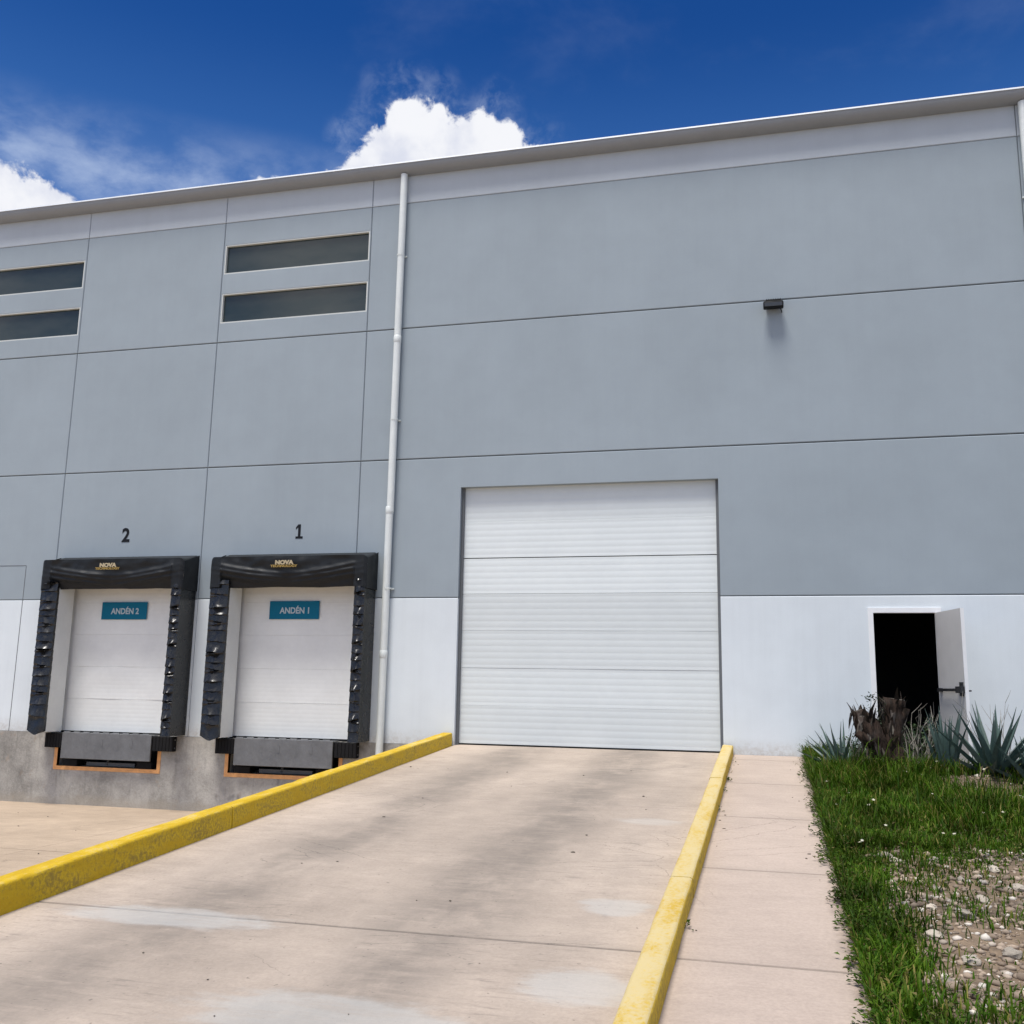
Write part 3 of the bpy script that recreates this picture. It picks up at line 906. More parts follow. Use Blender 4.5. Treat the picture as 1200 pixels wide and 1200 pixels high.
def shelter(dx, label, seed, d=0.45):
    x0, x1 = -8.885 + dx, -6.165 + dx
    root = empty('dock_shelter', ((x0 + x1) / 2, 0, FL)); tag(root, label, 'dock shelter', 'black vinyl dock shelters')
    zt, zb = 4.10, 3.60
    lp = MB(); side_pad(lp, x0 + 0.33, x0, FL + 0.055, zb + 0.12, d, seed, True)
    lp.build('side_pad', M['vinyl'], root, smooth=True, angle=48)
    for xs0, xs1 in ((x0 + 0.305, x0 + 0.32), (x1 - 0.17, x1 - 0.155)):
        sp_ = MB(); sp_.box(xs0, xs1, -d + 0.04, -0.002, FL + 0.02, zb + 0.10)
        sp_.build('side_panel', M['lining'], root)
    rp = MB(); side_pad(rp, x1 - 0.175, x1, FL + 0.02, zb + 0.12, d, seed + 5, False)
    rp.build('side_pad', M['vinyl'], root, smooth=True, angle=48)
    # hood: sloping top, wrapped ends, hanging valance
    hd = MB()
    e = 0.022
    xa, xb = x0 - e, x1 + e
    def hood(u, v):
        # v runs: wall top -> front top -> front bottom ; u along the width
        x = xa + (xb - xa) * u
        edge = min(u, 1 - u) * (xb - xa)
        rr = max(0, 1 - edge / 0.07)
        if v < 0.25:
            t = v / 0.25
            y, z = -(d + 0.03) * t, zt + 0.10 - 0.10 * t - 0.02 * math.sin(PI * t)
        else:
            t = (v - 0.25) / 0.75
            y, z = -(d + 0.03), zt - (zt - zb) * t
            c = 2 * u - 1
            # swags pulled up towards both pad corners
            sag = 0.0
            for m, a in ((0.28, 0.030), (0.52, 0.038), (0.78, 0.030)):
                zl = m + 0.42 * (1 - abs(c) ** 1.6) * (1 - m) - 0.30 * abs(c) * m
                sag += a * math.exp(-((t - zl) / 0.075) ** 2) * (0.35 + 0.65 * math.sin(PI * min(1, abs(c) * 1.1)) )
            sag += 0.02 * mnoise.noise(Vector((x * 1.9, t * 2.1, seed))) + 0.008 * mnoise.noise(Vector((x * 6, t * 5, seed + 2)))
            inner = 1 if 0.07 < u < 0.93 else 0.25
            y += -1.7 * sag * inner + (0.10 * t * t if 0.075 < u < 0.925 else 0)
            z += (0.018 * mnoise.noise(Vector((x * 1.5, 3, seed))) if 0.075 < u < 0.925 else -0.05 * 0.5 * rr) * t
        y += 0.04 * rr * rr
        z -= 0.05 * rr * rr * (1 if v < 0.5 else 0)
        return (x, y, z)
    hd.grid(hood, 150, 60)
    for xs_, s in ((xa, 1), (xb, -1)):
        hd.grid(lambda u, v, xs_=xs_, s=s: (xs_ + s * 0.01 * math.sin(PI * u) * mnoise.noise(Vector((u * 3, v * 3, seed + xs_))), -(d - 0.012) * u - 0.002, zb - 0.02 + (zt + 0.10 - 0.15 * u - zb + 0.02) * v), 10, 10)
    ho = hd.build('head_curtain', M['vinyl_dull'], root, smooth=True, angle=60)
    lx = (x0 + x1) / 2 - 0.02
    text_mesh('logo', 'NOVA', 0.088, M['letter_pale'], ho, (lx, -(d + 0.085), 3.985), 0.006, xs=1.25)
    text_mesh('logo', 'TECHNOLOGY', 0.052, M['letter_gold'], ho, (lx, -(d + 0.09), 3.928), 0.002, xs=1.32)
    # stay strap showing at the inside corner
    sp = MB(); sp.box(x1 - 0.205, x1 - 0.185, -d + 0.05, -d + 0.055, 3.60, 3.86)
    sp.build('strap', M['steel'], root)
    return root
shelter(0.0, 'black vinyl dock shelter around dock door 1, nearest the downspout', 11)
shelter(-3.27, 'black vinyl dock shelter around dock door 2, beyond dock door 1', 23)

# dock levelers
def leveler(dx, label):
    x0, x1 = -8.60 + dx, -6.66 + dx
    r = empty('dock_leveler', ((x0 + x1) / 2, 0, 0.63)); tag(r, label, 'dock leveler', 'dock levelers under the dock doors')
    lp = MB()
    lp.bbox(x0 + 0.165, x1 - 0.055, -0.155, -0.120, 0.765, FL + 0.012, 0.006)
    lp.box(x0 + 0.165, x1 - 0.055, -0.120, 0.3, FL - 0.012, FL + 0.006)
    for k in range(9):
        x = x0 + 0.25 + k * 0.19
        lp.tube([(x - 0.06, -0.135, FL + 0.014), (x + 0.06, -0.135, FL + 0.014)], 0.016, 8)
    for x in (x0 + 0.95, x0 + 1.52): lp.box(x - 0.02, x + 0.02, -0.159, -0.155, 0.98, 1.10)
    lp.build('lip_plate', M['steel'], r)
    fr = MB()
    t = 0.062
    fr.box(x0 - t, x0, -0.022, 0.05, 0.63 - t, FL - 0.02)
    fr.box(x1, x1 + t, -0.022, 0.05, 0.63 - t, FL - 0.02)
    fr.box(x0, x1, -0.022, 0.05, 0.63 - t, 0.63)
    fr.build('pit_frame', M['orange'], r)
    for x in (x0 + 0.25, x1 - 0.25):
        kp = MB(); kp.box(x - 0.14, x + 0.14, -0.010, 0.2, 0.63, 0.74)
        kp.build('lip_keeper', M['rubber'], r)
    ar = MB(); ar.box(x0 + 0.5, x1 - 0.5, 0.1, 0.16, 0.64, 0.70); ar.tube([(x0 + 0.9, 0.1, 0.66), (x0 + 0.9, 0.3, 1.1)], 0.02, 8)
    ar.build('lift_arm', M['steel'], r)
    return r
leveler(0.0, 'grey dock leveler lip in orange pit frame under dock door 1, partly behind the kerb')
leveler(-3.25, 'grey dock leveler lip in an orange pit frame under dock door 2')

def bumper(x0, x1, label):
    mb = MB()
    n = 6
    for k in range(n):
        a = x0 + (x1 - x0) * k / n
        mb.bbox(a + 0.001, a + (x1 - x0) / n - 0.001, -0.135, -0.016, 0.935, FL - 0.008 + 0.004 * (k % 2), 0.008, 1)
    o = mb.build('dock_bumper', M['rubber'], origin=((x0 + x1) / 2, -0.016, 1.05))
    tag(o, label, 'dock bumper', 'black dock bumpers under the dock doors')
    for z in (0.99, 1.12):
        b = MB(); b.tube([(x0 - 0.006, -0.075, z), (x1 + 0.006, -0.075, z)], 0.012, 8)
        b.build('bolt', M['steel'], o, origin=((x0 + x1) / 2, -0.075, z))
for dx, n in ((0, '1'), (-3.25, '2')):
    bumper(-8.79 + dx, -8.45 + dx, 'black rubber bumper on the side of dock %s away from the driveway' % n)
    bumper(-6.70 + dx, -6.32 + dx, 'black rubber bumper on the driveway side of dock %s' % n)

# hanging signs on the dock doors
def sign(xc, zc, n):
    w, h = 0.90, 0.30
    mb = MB(); mb.bbox(xc - w / 2, xc + w / 2, 0.078, 0.090, zc - h / 2, zc + h / 2, 0.004, 1)
    o = mb.build('dock_sign', M['teal'], origin=(xc, 0.085, zc))
    tag(o, 'teal sign reading ANDÉN %s on the white dock door' % n, 'sign', 'teal dock signs')
    text_mesh('lettering', 'ANDÉN ' + n, 0.140, M['letter_white'], o, (xc + 0.02, 0.0765, zc - 0.012), 0.004, xs=0.92, depth=0.001)
sign(-7.63, 3.27, '1')
sign(-10.86, 3.265, '2')

# wall pack lamp
wl = empty('wall_lamp', (0.19, 0, 7.90)); tag(wl, 'small black flood lamp high on the grey wall above the staff door side', 'wall lamp')
h = MB()
h.bbox(0.035, 0.335, -0.200, -0.075, 7.825, 7.925, 0.018)
h.bbox(0.075, 0.300, -0.120, -0.001, 7.865, 7.985, 0.012)
for k in range(7):
    x = 0.085 + k * 0.034
    h.box(x - 0.005, x + 0.005, -0.185, -0.10, 7.915, 7.962)
h.build('housing', M['lamp_black'], wl, smooth=True, angle=35)
l = MB(); l.bbox(0.055, 0.315, -0.2035, -0.199, 7.838, 7.898, 0.002, 1); l.build('lens', M['lamp_lens'], wl)
br = MB()
br.tube([(0.29, -0.1, 7.83), (0.305, -0.06, 7.80), (0.305, -0.006, 7.80)], 0.008, 8)
br.build('conduit', M['lamp_black'], wl)

# ------------------------------------------------------------------ planting bed
PX0, PX1 = 0.435, 9.0
def soil_z(x, y):
    z = FL + SL * y
    f = min(1, max(0, (x - PX0) / 0.5))
    z += 0.012 + f * (0.05 * mnoise.noise(Vector((x * 0.7, y * 0.7, 0))) + 0.018 * mnoise.noise(Vector((x * 2.6, y * 2.6, 4))) + 0.02)
    z += 0.16 * math.exp(-(((x - 2.25) / 0.75) ** 2 + ((y + 2.75) / 0.55) ** 2))
    return z
bed = MB()
bed.grid(lambda u, v: (PX0 + (PX1 - PX0) * u, YEND * v - 0.015, soil_z(PX0 + (PX1 - PX0) * u, YEND * v - 0.015)), 110, 190)
bed.quad((PX1, 0, -0.02), (PX1, YEND, -0.02), (PX1, YEND, soil_z(PX1, YEND)), (PX1, -0.015, soil_z(PX1, 0)))
bo = bed.build('soil_bed', M['soil'], smooth=True); tag(bo, kind='structure')

rng = np.random.default_rng(7)
def fnoise(x, y, s, off=0.0):
    return mnoise.noise(Vector((x * s + off, y * s - off, off)))

def grass_density(x, y):
    d = 1.0
    # open gravel in the near part of the bed
    gx = 1 / (1 + math.exp(-(x - (0.72 + 0.16 * fnoise(x, y, 1.9, 3))) / 0.05))
    gy = 1 / (1 + math.exp((y + 6.45 + 0.75 * fnoise(x, y, 1.3, 9)) / 0.22))
    op = gx * gy
    tuft = max(0.0, fnoise(x, y, 1.7, 21) + 0.6 * fnoise(x, y, 3.7, 5) - 0.03) * 1.3
    tuft = min(tuft, 0.9)
    if y < -9.4 and x > 0.72: tuft = max(tuft, 0.42)
    d = d * (1 - op) + op * (0.035 + tuft * 0.6)
    d *= min(1.0, max(0.25, 0.85 + 0.9 * fnoise(x, y, 1.3, 41) + 0.5 * fnoise(x, y, 4.1, 17)))
    # dry mound between the agaves
    m = math.exp(-(((x - 2.1) / 0.42) ** 2 + ((y + 3.15) / 0.42) ** 2))
    d *= 1 - min(1, m * 1.25)
    if x > 1.75 and y > -2.3: d *= 0.15
    return d

def blades(n, fn_h, fn_pos, wid, seed):
    r = random.Random(seed)
    vs = np.zeros((n, 7, 3), dtype=np.float32)
    k = 0
    while k < n:
        x, y = fn_pos(r)
        if r.random() > grass_density(x, y): continue
        h = fn_h(r, x, y)
        a = r.uniform(0, 2 * PI)
        lean = r.uniform(0.05, 0.75) * h
        if x < PX0 + 0.07: pass
        w = wid * r.uniform(0.6, 1.4)
        dx, dy = math.cos(a) * lean, math.sin(a) * lean
        b = a + PI / 2 + r.uniform(-0.5, 0.5)
        wx, wy = math.cos(b) * w / 2, math.sin(b) * w / 2
        z = soil_z(x, y) - 0.012
        droop = r.uniform(0.75, 1.0)
        for i, (t, ww) in enumerate(((0, 0.8), (0.4, 1.0), (0.75, 0.7))):
            px, py, pz = x + dx * t * t, y + dy * t * t, z + h * (t - 0.12 * t * t)
            vs[k, 2 * i] = (px - wx * ww, py - wy * ww, pz)
            vs[k, 2 * i + 1] = (px + wx * ww, py + wy * ww, pz)
        vs[k, 6] = (x + dx, y + dy, z + h * 0.88 * droop)
        k += 1
    return vs

def blade_mesh(name, vs, mat):
    n = len(vs)
    base = (np.arange(n) * 7)[:, None]
    tri = np.array([0, 1, 3, 0, 3, 2, 2, 3, 5, 2, 5, 4, 4, 5, 6])
    return raw_mesh(name, vs.reshape(-1, 3), (base + tri[None, :]).ravel(), 3, mat)

def pos_all(r):
    # denser where the camera can see it
    while True:
        y = -13.0 * r.random() ** 0.9 - 0.05
        x = PX0 - 0.02 + 5.0 * r.random() ** 1.5
        if x < 0.435 + (15 + y) * 0.42 + 0.5: return x, y
sx_, sy_ = 1.25, -2.35
def h_all(r, x, y):
    f = 0.62 + 0.75 * fnoise(x, y, 0.8, 13)
    near = math.exp(-(((x - sx_) / 0.75) ** 2 + ((y - sy_) / 0.6) ** 2))
    return max(0.04, r.uniform(0.07, 0.22) * max(f, 0.35) * (1.4 if y > -6.3 else 0.72) * (1 + 1.3 * near) * (1.6 if r.random() < 0.06 else 1))
gv = blades(70000, h_all, pos_all, 0.0095, 3)
go = blade_mesh('grass', gv, M['grass']); tag(go, kind='stuff')

# leafy ground weeds: low rosettes of small leaves, spilling over the path edge
def leaf_clumps(n, pos, size, leafn, seed, hgt=1.0):
    r = random.Random(seed)
    out = []
    for c in range(n):
        x, y = pos(r)
        s = size * r.uniform(0.5, 1.5)
        for q in range(r.randint(leafn // 2, leafn)):
            a = r.uniform(0, 2 * PI); rad = s * r.random() ** 0.6
            px, py = x + math.cos(a) * rad, y + math.sin(a) * rad
            zb = soil_z(max(px, PX0), py) if px > PX0 else top(py) + 0.002
            pz = zb + r.uniform(0.01, 0.09) * hgt * (1.2 - rad / (s * 1.2))
            L = r.uniform(0.018, 0.042); w = L * r.uniform(0.35, 0.6)
            d = Vector((math.cos(a + r.uniform(-.8, .8)), math.sin(a + r.uniform(-.8, .8)), r.uniform(-0.3, 0.7))).normalized()
            sd_ = d.cross(Vector((r.uniform(-.4, .4), r.uniform(-.4, .4), 1))).normalized()
            p = Vector((px, py, pz)); up_ = sd_.cross(d) * (L * 0.18)
            out.append([p, p + d * L * 0.5 + sd_ * w * 0.5 + up_, p + d * L, p + d * L * 0.5 - sd_ * w * 0.5 + up_])
    v = np.array([[q[:] for q in o] for o in out], dtype=np.float32)
    return v
def pos_edge(r):
    y = -12.5 * r.random() - 0.1
    return PX0 + r.gauss(0.03, 0.05) + 0.03 * fnoise(0, y, 1.2, 2), y
def pos_in(r):
    while True:
        x, y = pos_all(r)
        if r.random() < grass_density(x, y) * 0.9 + 0.12: return x, y
def pos_stump(r):
    return r.gauss(1.28, 0.28), r.gauss(-2.55, 0.16)
def pos_kerb(r):
    return -0.545 + abs(r.gauss(0, 0.012)), r.choice([-0.9, -1.9, -3.4, -4.5, -4.6, -2.6, -8.6])
v = np.concatenate([leaf_clumps(330, pos_edge, 0.055, 26, 5), leaf_clumps(900, pos_in, 0.08, 24, 6, 1.3), leaf_clumps(9, pos_kerb, 0.03, 12, 8, 0.6), leaf_clumps(46, pos_stump, 0.09, 60, 18, 3.4)])
wm = raw_mesh('weeds', v.reshape(-1, 3), np.arange(len(v) * 4), 4, M['weed']); tag(wm, kind='stuff')

# spindly stems of the weeds along the path and by the wall
r = random.Random(31)
st = MB()
for k in range(150):
    if k < 90: x, y = PX0 + r.uniform(-0.03, 0.1), -12 * r.random() - 0.1
    else: x, y = r.uniform(0.5, 1.4), r.uniform(-1.3, -0.15)
    z = soil_z(max(x, PX0), y); hh = r.uniform(0.10, 0.26)
    a = r.uniform(PI * 0.6, PI * 1.4) if k < 90 else r.uniform(0, 2 * PI)
    ln = hh * r.uniform(0.2, 0.9)
    p = [(x, y, z - 0.01), (x + math.cos(a) * ln * 0.35, y + math.sin(a) * ln * 0.35, z + hh * 0.65), (x + math.cos(a) * ln, y + math.sin(a) * ln, z + hh)]
    st.tube(p, [0.0022, 0.0018, 0.001], 4, cap=False)
    for q in range(4):
        c = Vector(p[2]) + Vector((r.uniform(-.02, .02), r.uniform(-.02, .02), r.uniform(-.03, .01)))
        d = Vector((r.uniform(-1, 1), r.uniform(-1, 1), r.uniform(-.5, .8))).normalized() * 0.022
        s_ = d.cross(Vector((0.3, 0.2, 1))).normalized() * 0.007
        st.add([c, c + d * .5 + s_, c + d, c + d * .5 - s_], [(0, 1, 2, 3)])
so = st.build('weed_stems', M['weed']); tag(so, kind='stuff')

# small pale flowers
r = random.Random(77)
fl = MB()
spots = []
for k in range(70):
    while True:
        x, y = r.uniform(0.5, 2.4), r.uniform(-6.5, -1.2)
        if r.random() < grass_density(x, y) * (0.9 if y > -3.5 else 0.35): break
    spots.append((x, y))
for k in range(22): spots.append((r.gauss(1.75, 0.14), r.gauss(-2.45, 0.22)))
for x, y in spots:
    z = soil_z(x, y) + r.uniform(0.08, 0.17)
    n = 5; s = r.uniform(0.009, 0.016)
    t = Vector((r.uniform(-.4, .4), r.uniform(-.7, 0), 1)).normalized()
    u = t.cross(Vector((1, 0, 0))).normalized(); w = t.cross(u)
    c = Vector((x, y, z))
    for q in range(n):
        a = 2 * PI * q / n; a2 = a + 0.55; a3 = a - 0.55
        P = lambda aa, rr, hh: c + (u * math.cos(aa) + w * math.sin(aa)) * rr * s + t * hh * s
        fl.add([c, P(a3, 0.8, 0.25), P(a, 1.3, 0.35), P(a2, 0.8, 0.25)], [(0, 1, 2, 3)])
fo = fl.build('flowers', M['flower']); tag(fo, kind='stuff')

# gravel: one mass of small broken limestone, then the larger stones one by one
bm = bmesh.new(); bmesh.ops.create_icosphere(bm, subdivisions=1, radius=1)
bm.verts.index_update()
ICO_V = np.array([v.co[:] for v in bm.verts]); ICO_F = np.array([[v.index for v in f.verts] for f in bm.faces]); bm.free()
def stones(n, pos, smin, smax, seed):
    rg = np.random.default_rng(seed); r = random.Random(seed)
    V, F = [], []
    for k in range(n):
        x, y = pos(r)
        s = smin + (smax - smin) * r.random() ** 3.0
        sc = np.array([s * r.uniform(0.7, 1.4), s * r.uniform(0.7, 1.4), s * r.uniform(0.4, 0.8)])
        v = ICO_V * (1 + rg.uniform(-0.25, 0.25, (len(ICO_V), 1))) * sc
        a = r.uniform(0, 2 * PI); ca, sa = math.cos(a), math.sin(a)
        v = v @ np.array([[ca, -sa, 0], [sa, ca, 0], [0, 0, 1]]).T
        v = v + np.array([x, y, soil_z(x, y) + sc[2] * 0.35])
        F.append(ICO_F + len(V) * len(ICO_V)); V.append(v)
    return np.concatenate(V), np.concatenate(F).ravel()
def pos_gravel(r):
    while True:
        y = -6.0 - 5.5 * r.random(); x = 0.62 + 2.9 * r.random() ** 1.2
        if r.random() < 1.15 - grass_density(x, y) * 0.85: return x, y
def pos_mound(r): return r.gauss(2.1, 0.3), r.gauss(-3.0, 0.25)
V1, F1 = stones(8000, pos_gravel, 0.006, 0.034, 4)
V2, F2 = stones(260, pos_mound, 0.006, 0.025, 5)
gr = raw_mesh('gravel', np.concatenate([V1, V2]), np.concatenate([F1, F2 + len(V1)]), 3, M['stone']); tag(gr, kind='stuff')

def rock_mesh(seed, rad=1.0, flat=0.62):
    bm = bmesh.new(); bmesh.ops.create_icosphere(bm, subdivisions=3, radius=1)
    sd_ = Vector((seed * 3.1, seed, -seed))
    for v in bm.verts:
        n = mnoise.noise(v.co * 1.1 + sd_) * 0.42 + mnoise.noise(v.co * 2.7 + sd_) * 0.18 + mnoise.noise(v.co * 7 + sd_) * 0.05
        v.co *= 1 + n
        v.co.z *= flat
    me = bpy.data.meshes.new('loose_stone'); bm.to_mesh(me); bm.free()
    for p in me.polygons: p.use_smooth = True
    me.set_sharp_from_angle(angle=R(32))
    me.materials.append(M['stone_big'])
    return me
rocks = [rock_mesh(k + 1) for k in range(4)]
r = random.Random(12)
big = [(0.80, -6.55, 0.055), (0.86, -6.72, 0.045), (1.13, -6.62, 0.05), (1.30, -7.55, 0.05), (1.12, -8.05, 0.058), (0.93, -7.9, 0.04), (1.45, -8.3, 0.05),
       (0.86, -8.55, 0.05), (0.98, -8.95, 0.045), (1.22, -8.75, 0.055), (1.6, -7.2, 0.05), (1.75, -8.0, 0.06), (1.36, -9.25, 0.055), (0.80, -9.3, 0.04),
       (1.05, -7.35, 0.04), (1.52, -6.8, 0.045), (1.9, -7.3, 0.05), (1.2, -9.5, 0.045), (0.74, -8.1, 0.035), (1.65, -8.9, 0.05)]
for k, (x, y, s) in enumerate(big):
    o = link(bpy.data.objects.new('loose_stone', rocks[k % 4]))
    o.location = (x, y, soil_z(x, y) + s * 0.22)
    o.scale = (s * r.uniform(0.9, 1.3), s * r.uniform(0.8, 1.2), s * r.uniform(0.8, 1.1))
    o.rotation_euler = (r.uniform(-.3, .3), r.uniform(-.3, .3), r.uniform(0, 6.28))
    tag(o, 'fist sized pale limestone lying loose in the gravel beside the grass', 'stone', 'larger pale stones in the gravel bed')
# grey rubble between the doorstep and the agaves
rubm = [rock_mesh(k + 11, flat=0.55) for k in range(3)]
for me in rubm: me.materials.clear(); me.materials.append(M['rubble'])
for k in range(26):
    x, y = r.uniform(1.9, 2.5), r.uniform(-2.35, -1.15)
    s = r.uniform(0.05, 0.11)
    o = link(bpy.data.objects.new('rubble_stone', rubm[k % 3]))
    o.location = (x, y, soil_z(x, y) + s * 0.2)
    o.scale = (s * r.uniform(1, 1.5), s, s * r.uniform(0.7, 1))
    o.rotation_euler = (r.uniform(-.3, .3), r.uniform(-.3, .3), r.uniform(0, 6.28))
    tag(o, 'flat grey rubble stone between the open staff door and the agaves', 'stone', 'grey rubble by the staff door')

# ------------------------------------------------------------------ agaves
def agave(x, y, n, L, spread, wid, seed, label, up0=0.12, lean=(0, 0)):
    r = random.Random(seed)
    mb = MB()
    z0 = soil_z(x, y) - 0.02
    for k in range(n):
        t = (k + 0.5) / n                              # 0 inner upright .. 1 outer
        az = k * 2.39996 + r.uniform(-0.25, 0.25)
        tilt = up0 + spread * t ** 0.9 + r.uniform(-0.08, 0.08)
        ln = L * (0.78 + 0.28 * math.sin(PI * min(1, 0.25 + 0.75 * t))) * r.uniform(0.85, 1.08)
        w = wid * r.uniform(0.85, 1.12)
        d0 = Vector((math.cos(az) * math.sin(tilt), math.sin(az) * math.sin(tilt), math.cos(tilt)))
        d0 = (d0 + Vector((lean[0], lean[1], 0))).normalized()
        out = Vector((math.cos(az), math.sin(az), 0))
        side = d0.cross(out)
        if side.length < 0.05: side = Vector((-math.sin(az), math.cos(az), 0))
        side.normalize()
        inn = side.cross(d0).normalized()              # towards the plant's axis or away, made consistent below
        if inn.dot(out) > 0: inn = -inn
        base = Vector((x, y, z0)) + out * (0.015 + 0.05 * t)
        ns = 9
        vs, fs = [], []
        curve = r.uniform(-0.05, 0.12)
        for i in range(ns + 1):
            s = i / ns
            ww = w * (0.62 + 0.38 * math.sin(PI * min(1, s * 1.25 + 0.12))) * (1 - s ** 3.2) ** 0.9 if s < 1 else 0.0008
            if s > 0.62: ww *= 1 - ((s - 0.62) / 0.38) ** 1.3 * 0.55
            ww = max(ww, 0.0015)
            c = base + d0 * (ln * s) + out * (curve * ln * s * s) + side * (0.01 * math.sin(s * 4 + k))
            ch = ww * 0.28
            th = 0.016 * (1 - s) + 0.003
            vs += [c - side * ww * 0.5 + inn * ch, c - inn * (-0.0), c + side * ww * 0.5 + inn * ch, c - inn * (th + ch * 0.2)]
        for i in range(ns):
            a = i * 4
            for p, q in ((0, 1), (1, 2), (2, 3), (3, 0)):
                fs.append((a + p, a + q, a + 4 + q, a + 4 + p))
        e = ns * 4
        fs.append((e, e + 1, e + 2, e + 3))
        mb.add(vs, fs)
    o = mb.build('agave', M['agave'], origin=(x, y, z0), smooth=True, angle=50)
    dl = MB()
    for k in range(9):
        a = r.uniform(0, 2 * PI); ln = L * r.uniform(0.35, 0.6)
        p0 = Vector((x, y, z0 + 0.05)); dr = Vector((math.cos(a), math.sin(a), 0)); sd2 = Vector((-math.sin(a), math.cos(a), 0))
        vs = []
        for i in range(6):
            t = i / 5
            c = p0 + dr * (0.05 + ln * t) + Vector((0, 0, 0.10 * math.sin(PI * min(1, t * 1.2)) - 0.05 * t)) + sd2 * (0.03 * math.sin(t * 5 + k))
            w = wid * 0.45 * (1 - t * 0.92)
            vs += [c - sd2 * w * 0.5 + Vector((0, 0, w * 0.3)), c, c + sd2 * w * 0.5 + Vector((0, 0, w * 0.2))]
        dl.add(vs, [(i * 3 + j, i * 3 + j + 1, i * 3 + j + 4, i * 3 + j + 3) for i in range(5) for j in (0, 1)])
    dl.build('dry_leaves', M['dry'], o, origin=(x, y, z0))
    tag(o, label, 'agave', 'agaves in the planting bed')
    return o
agave(2.36, -2.62, 30, 0.80, 1.12, 0.088, 4, 'large spreading blue grey agave, widest of the agaves beside the white wall')
agave(1.90, -2.52, 20, 0.72, 0.34, 0.085, 8, 'narrow upright blue grey agave at the foot of the open door leaf', up0=0.03)
agave(0.84, -1.42, 22, 0.62, 1.05, 0.062, 15, 'small agave with thin fanned leaves between the footpath and the tree stump', lean=(-0.22, 0))
agave(2.72, -3.0, 24, 0.58, 1.15, 0.082, 21, 'agave cut by the right edge of the photo, in front of the large agave')
agave(2.86, -2.1, 20, 0.55, 1.0, 0.07, 27, 'low agave at the right edge, behind the other agaves by the white wall')

# ------------------------------------------------------------------ pruned stump
sx, sy = 1.30, -2.25
sz = soil_z(sx, sy)
tr = empty('tree_stump', (sx, sy, sz)); tag(tr, 'dark pruned tree stump with sawn limbs standing in the grass before the open door', 'tree stump')
tk = MB()
P = lambda dx, dy, dz: (sx + dx, sy + dy, sz + dz)
tk.tube([P(0.0, 0, -0.08), P(0.0, 0, 0.05), P(0.02, 0, 0.22), P(0.05, 0.02, 0.42), P(0.085, 0.02, 0.62), P(0.10, 0.03, 0.80), P(0.12, 0.03, 0.90)], [0.16, 0.125, 0.11, 0.11, 0.105, 0.10, 0.108], 22, lump=0.5, seed=2)
tk.tube([P(-0.02, -0.04, 0.04), P(-0.08, -0.05, 0.25), P(-0.16, -0.05, 0.45), P(-0.23, -0.04, 0.58), P(-0.29, -0.02, 0.70), P(-0.315, -0.02, 0.76)], [0.10, 0.115, 0.13, 0.125, 0.09, 0.068], 20, lump=0.5, seed=6)
tk.tube([P(-0.14, -0.08, 0.40), P(-0.24, -0.12, 0.44), P(-0.34, -0.12, 0.52)], [0.095, 0.08, 0.06], 14, lump=0.45, seed=11)
tk.tube([P(0.06, -0.07, -0.05), P(0.10, -0.10, 0.20), P(0.12, -0.10, 0.36)], [0.10, 0.075, 0.05], 14, lump=0.35, seed=15)
tk.tube([P(0.10, 0.02, 0.55), P(0.19, 0.0, 0.70), P(0.23, 0.0, 0.80)], [0.06, 0.045, 0.04], 12, lump=0.3, seed=19)
tko = tk.build('trunk', M['bark'], tr, smooth=True)
for (dx, dy, dz, rr, tx) in ((0.1225, 0.03, 0.9015, 0.098, 0.2), (-0.317, -0.02, 0.7615, 0.062, -0.4)):
    t = Vector((tx * 0.6, 0, 1)).normalized()
    ct = MB()
    ct.tube([Vector(P(dx, dy, dz)) - t * 0.004, Vector(P(dx, dy, dz)) + t * 0.006], [rr, rr * 0.94], 18, lump=0.1)
    ct.build('sawn_end', M['cut'], tr)
# ragged bark strips and dry leaf bases hanging round the trunk
th = MB()
r = random.Random(41)
axes = [((0.0, 0, 0.0), (0.02, 0, 0.22), (0.05, 0.02, 0.42), (0.10, 0.03, 0.86), 0.125), ((-0.04, -0.04, 0.1), (-0.12, -0.05, 0.35), (-0.22, -0.04, 0.56), (-0.31, -0.02, 0.74), 0.14)]
for k in range(330):
    ax_ = axes[0] if r.random() < 0.6 else axes[1]
    t = r.random() ** 0.8 * 3
    i = min(int(t), 2); f = t - i
    p = Vector(P(*ax_[i])).lerp(Vector(P(*ax_[i + 1])), f)
    a = r.uniform(0, 2 * PI); o_ = Vector((math.cos(a), math.sin(a), 0)); q = Vector((-math.sin(a), math.cos(a), 0))
    p = p + o_ * ax_[4] * r.uniform(0.75, 1.0) * (1 - 0.25 * t / 3)
    ln = r.uniform(0.08, 0.26); w = r.uniform(0.010, 0.034); up_ = 1 if r.random() < 0.35 else -1
    c1 = p + o_ * ln * 0.14 + Vector((0, 0, up_ * ln * 0.45)); c2 = p + o_ * ln * r.uniform(0.1, 0.5) + Vector((0, 0, up_ * ln * 0.95)) + q * r.uniform(-.04, .04)
    th.add([p - q * w, p + q * w, c1 + q * w * .8, c1 - q * w * .8, c2 + q * w * .15, c2 - q * w * .15], [(0, 1, 2, 3), (3, 2, 4, 5)])
th.build('bark_strips', M['thatch'], tr)
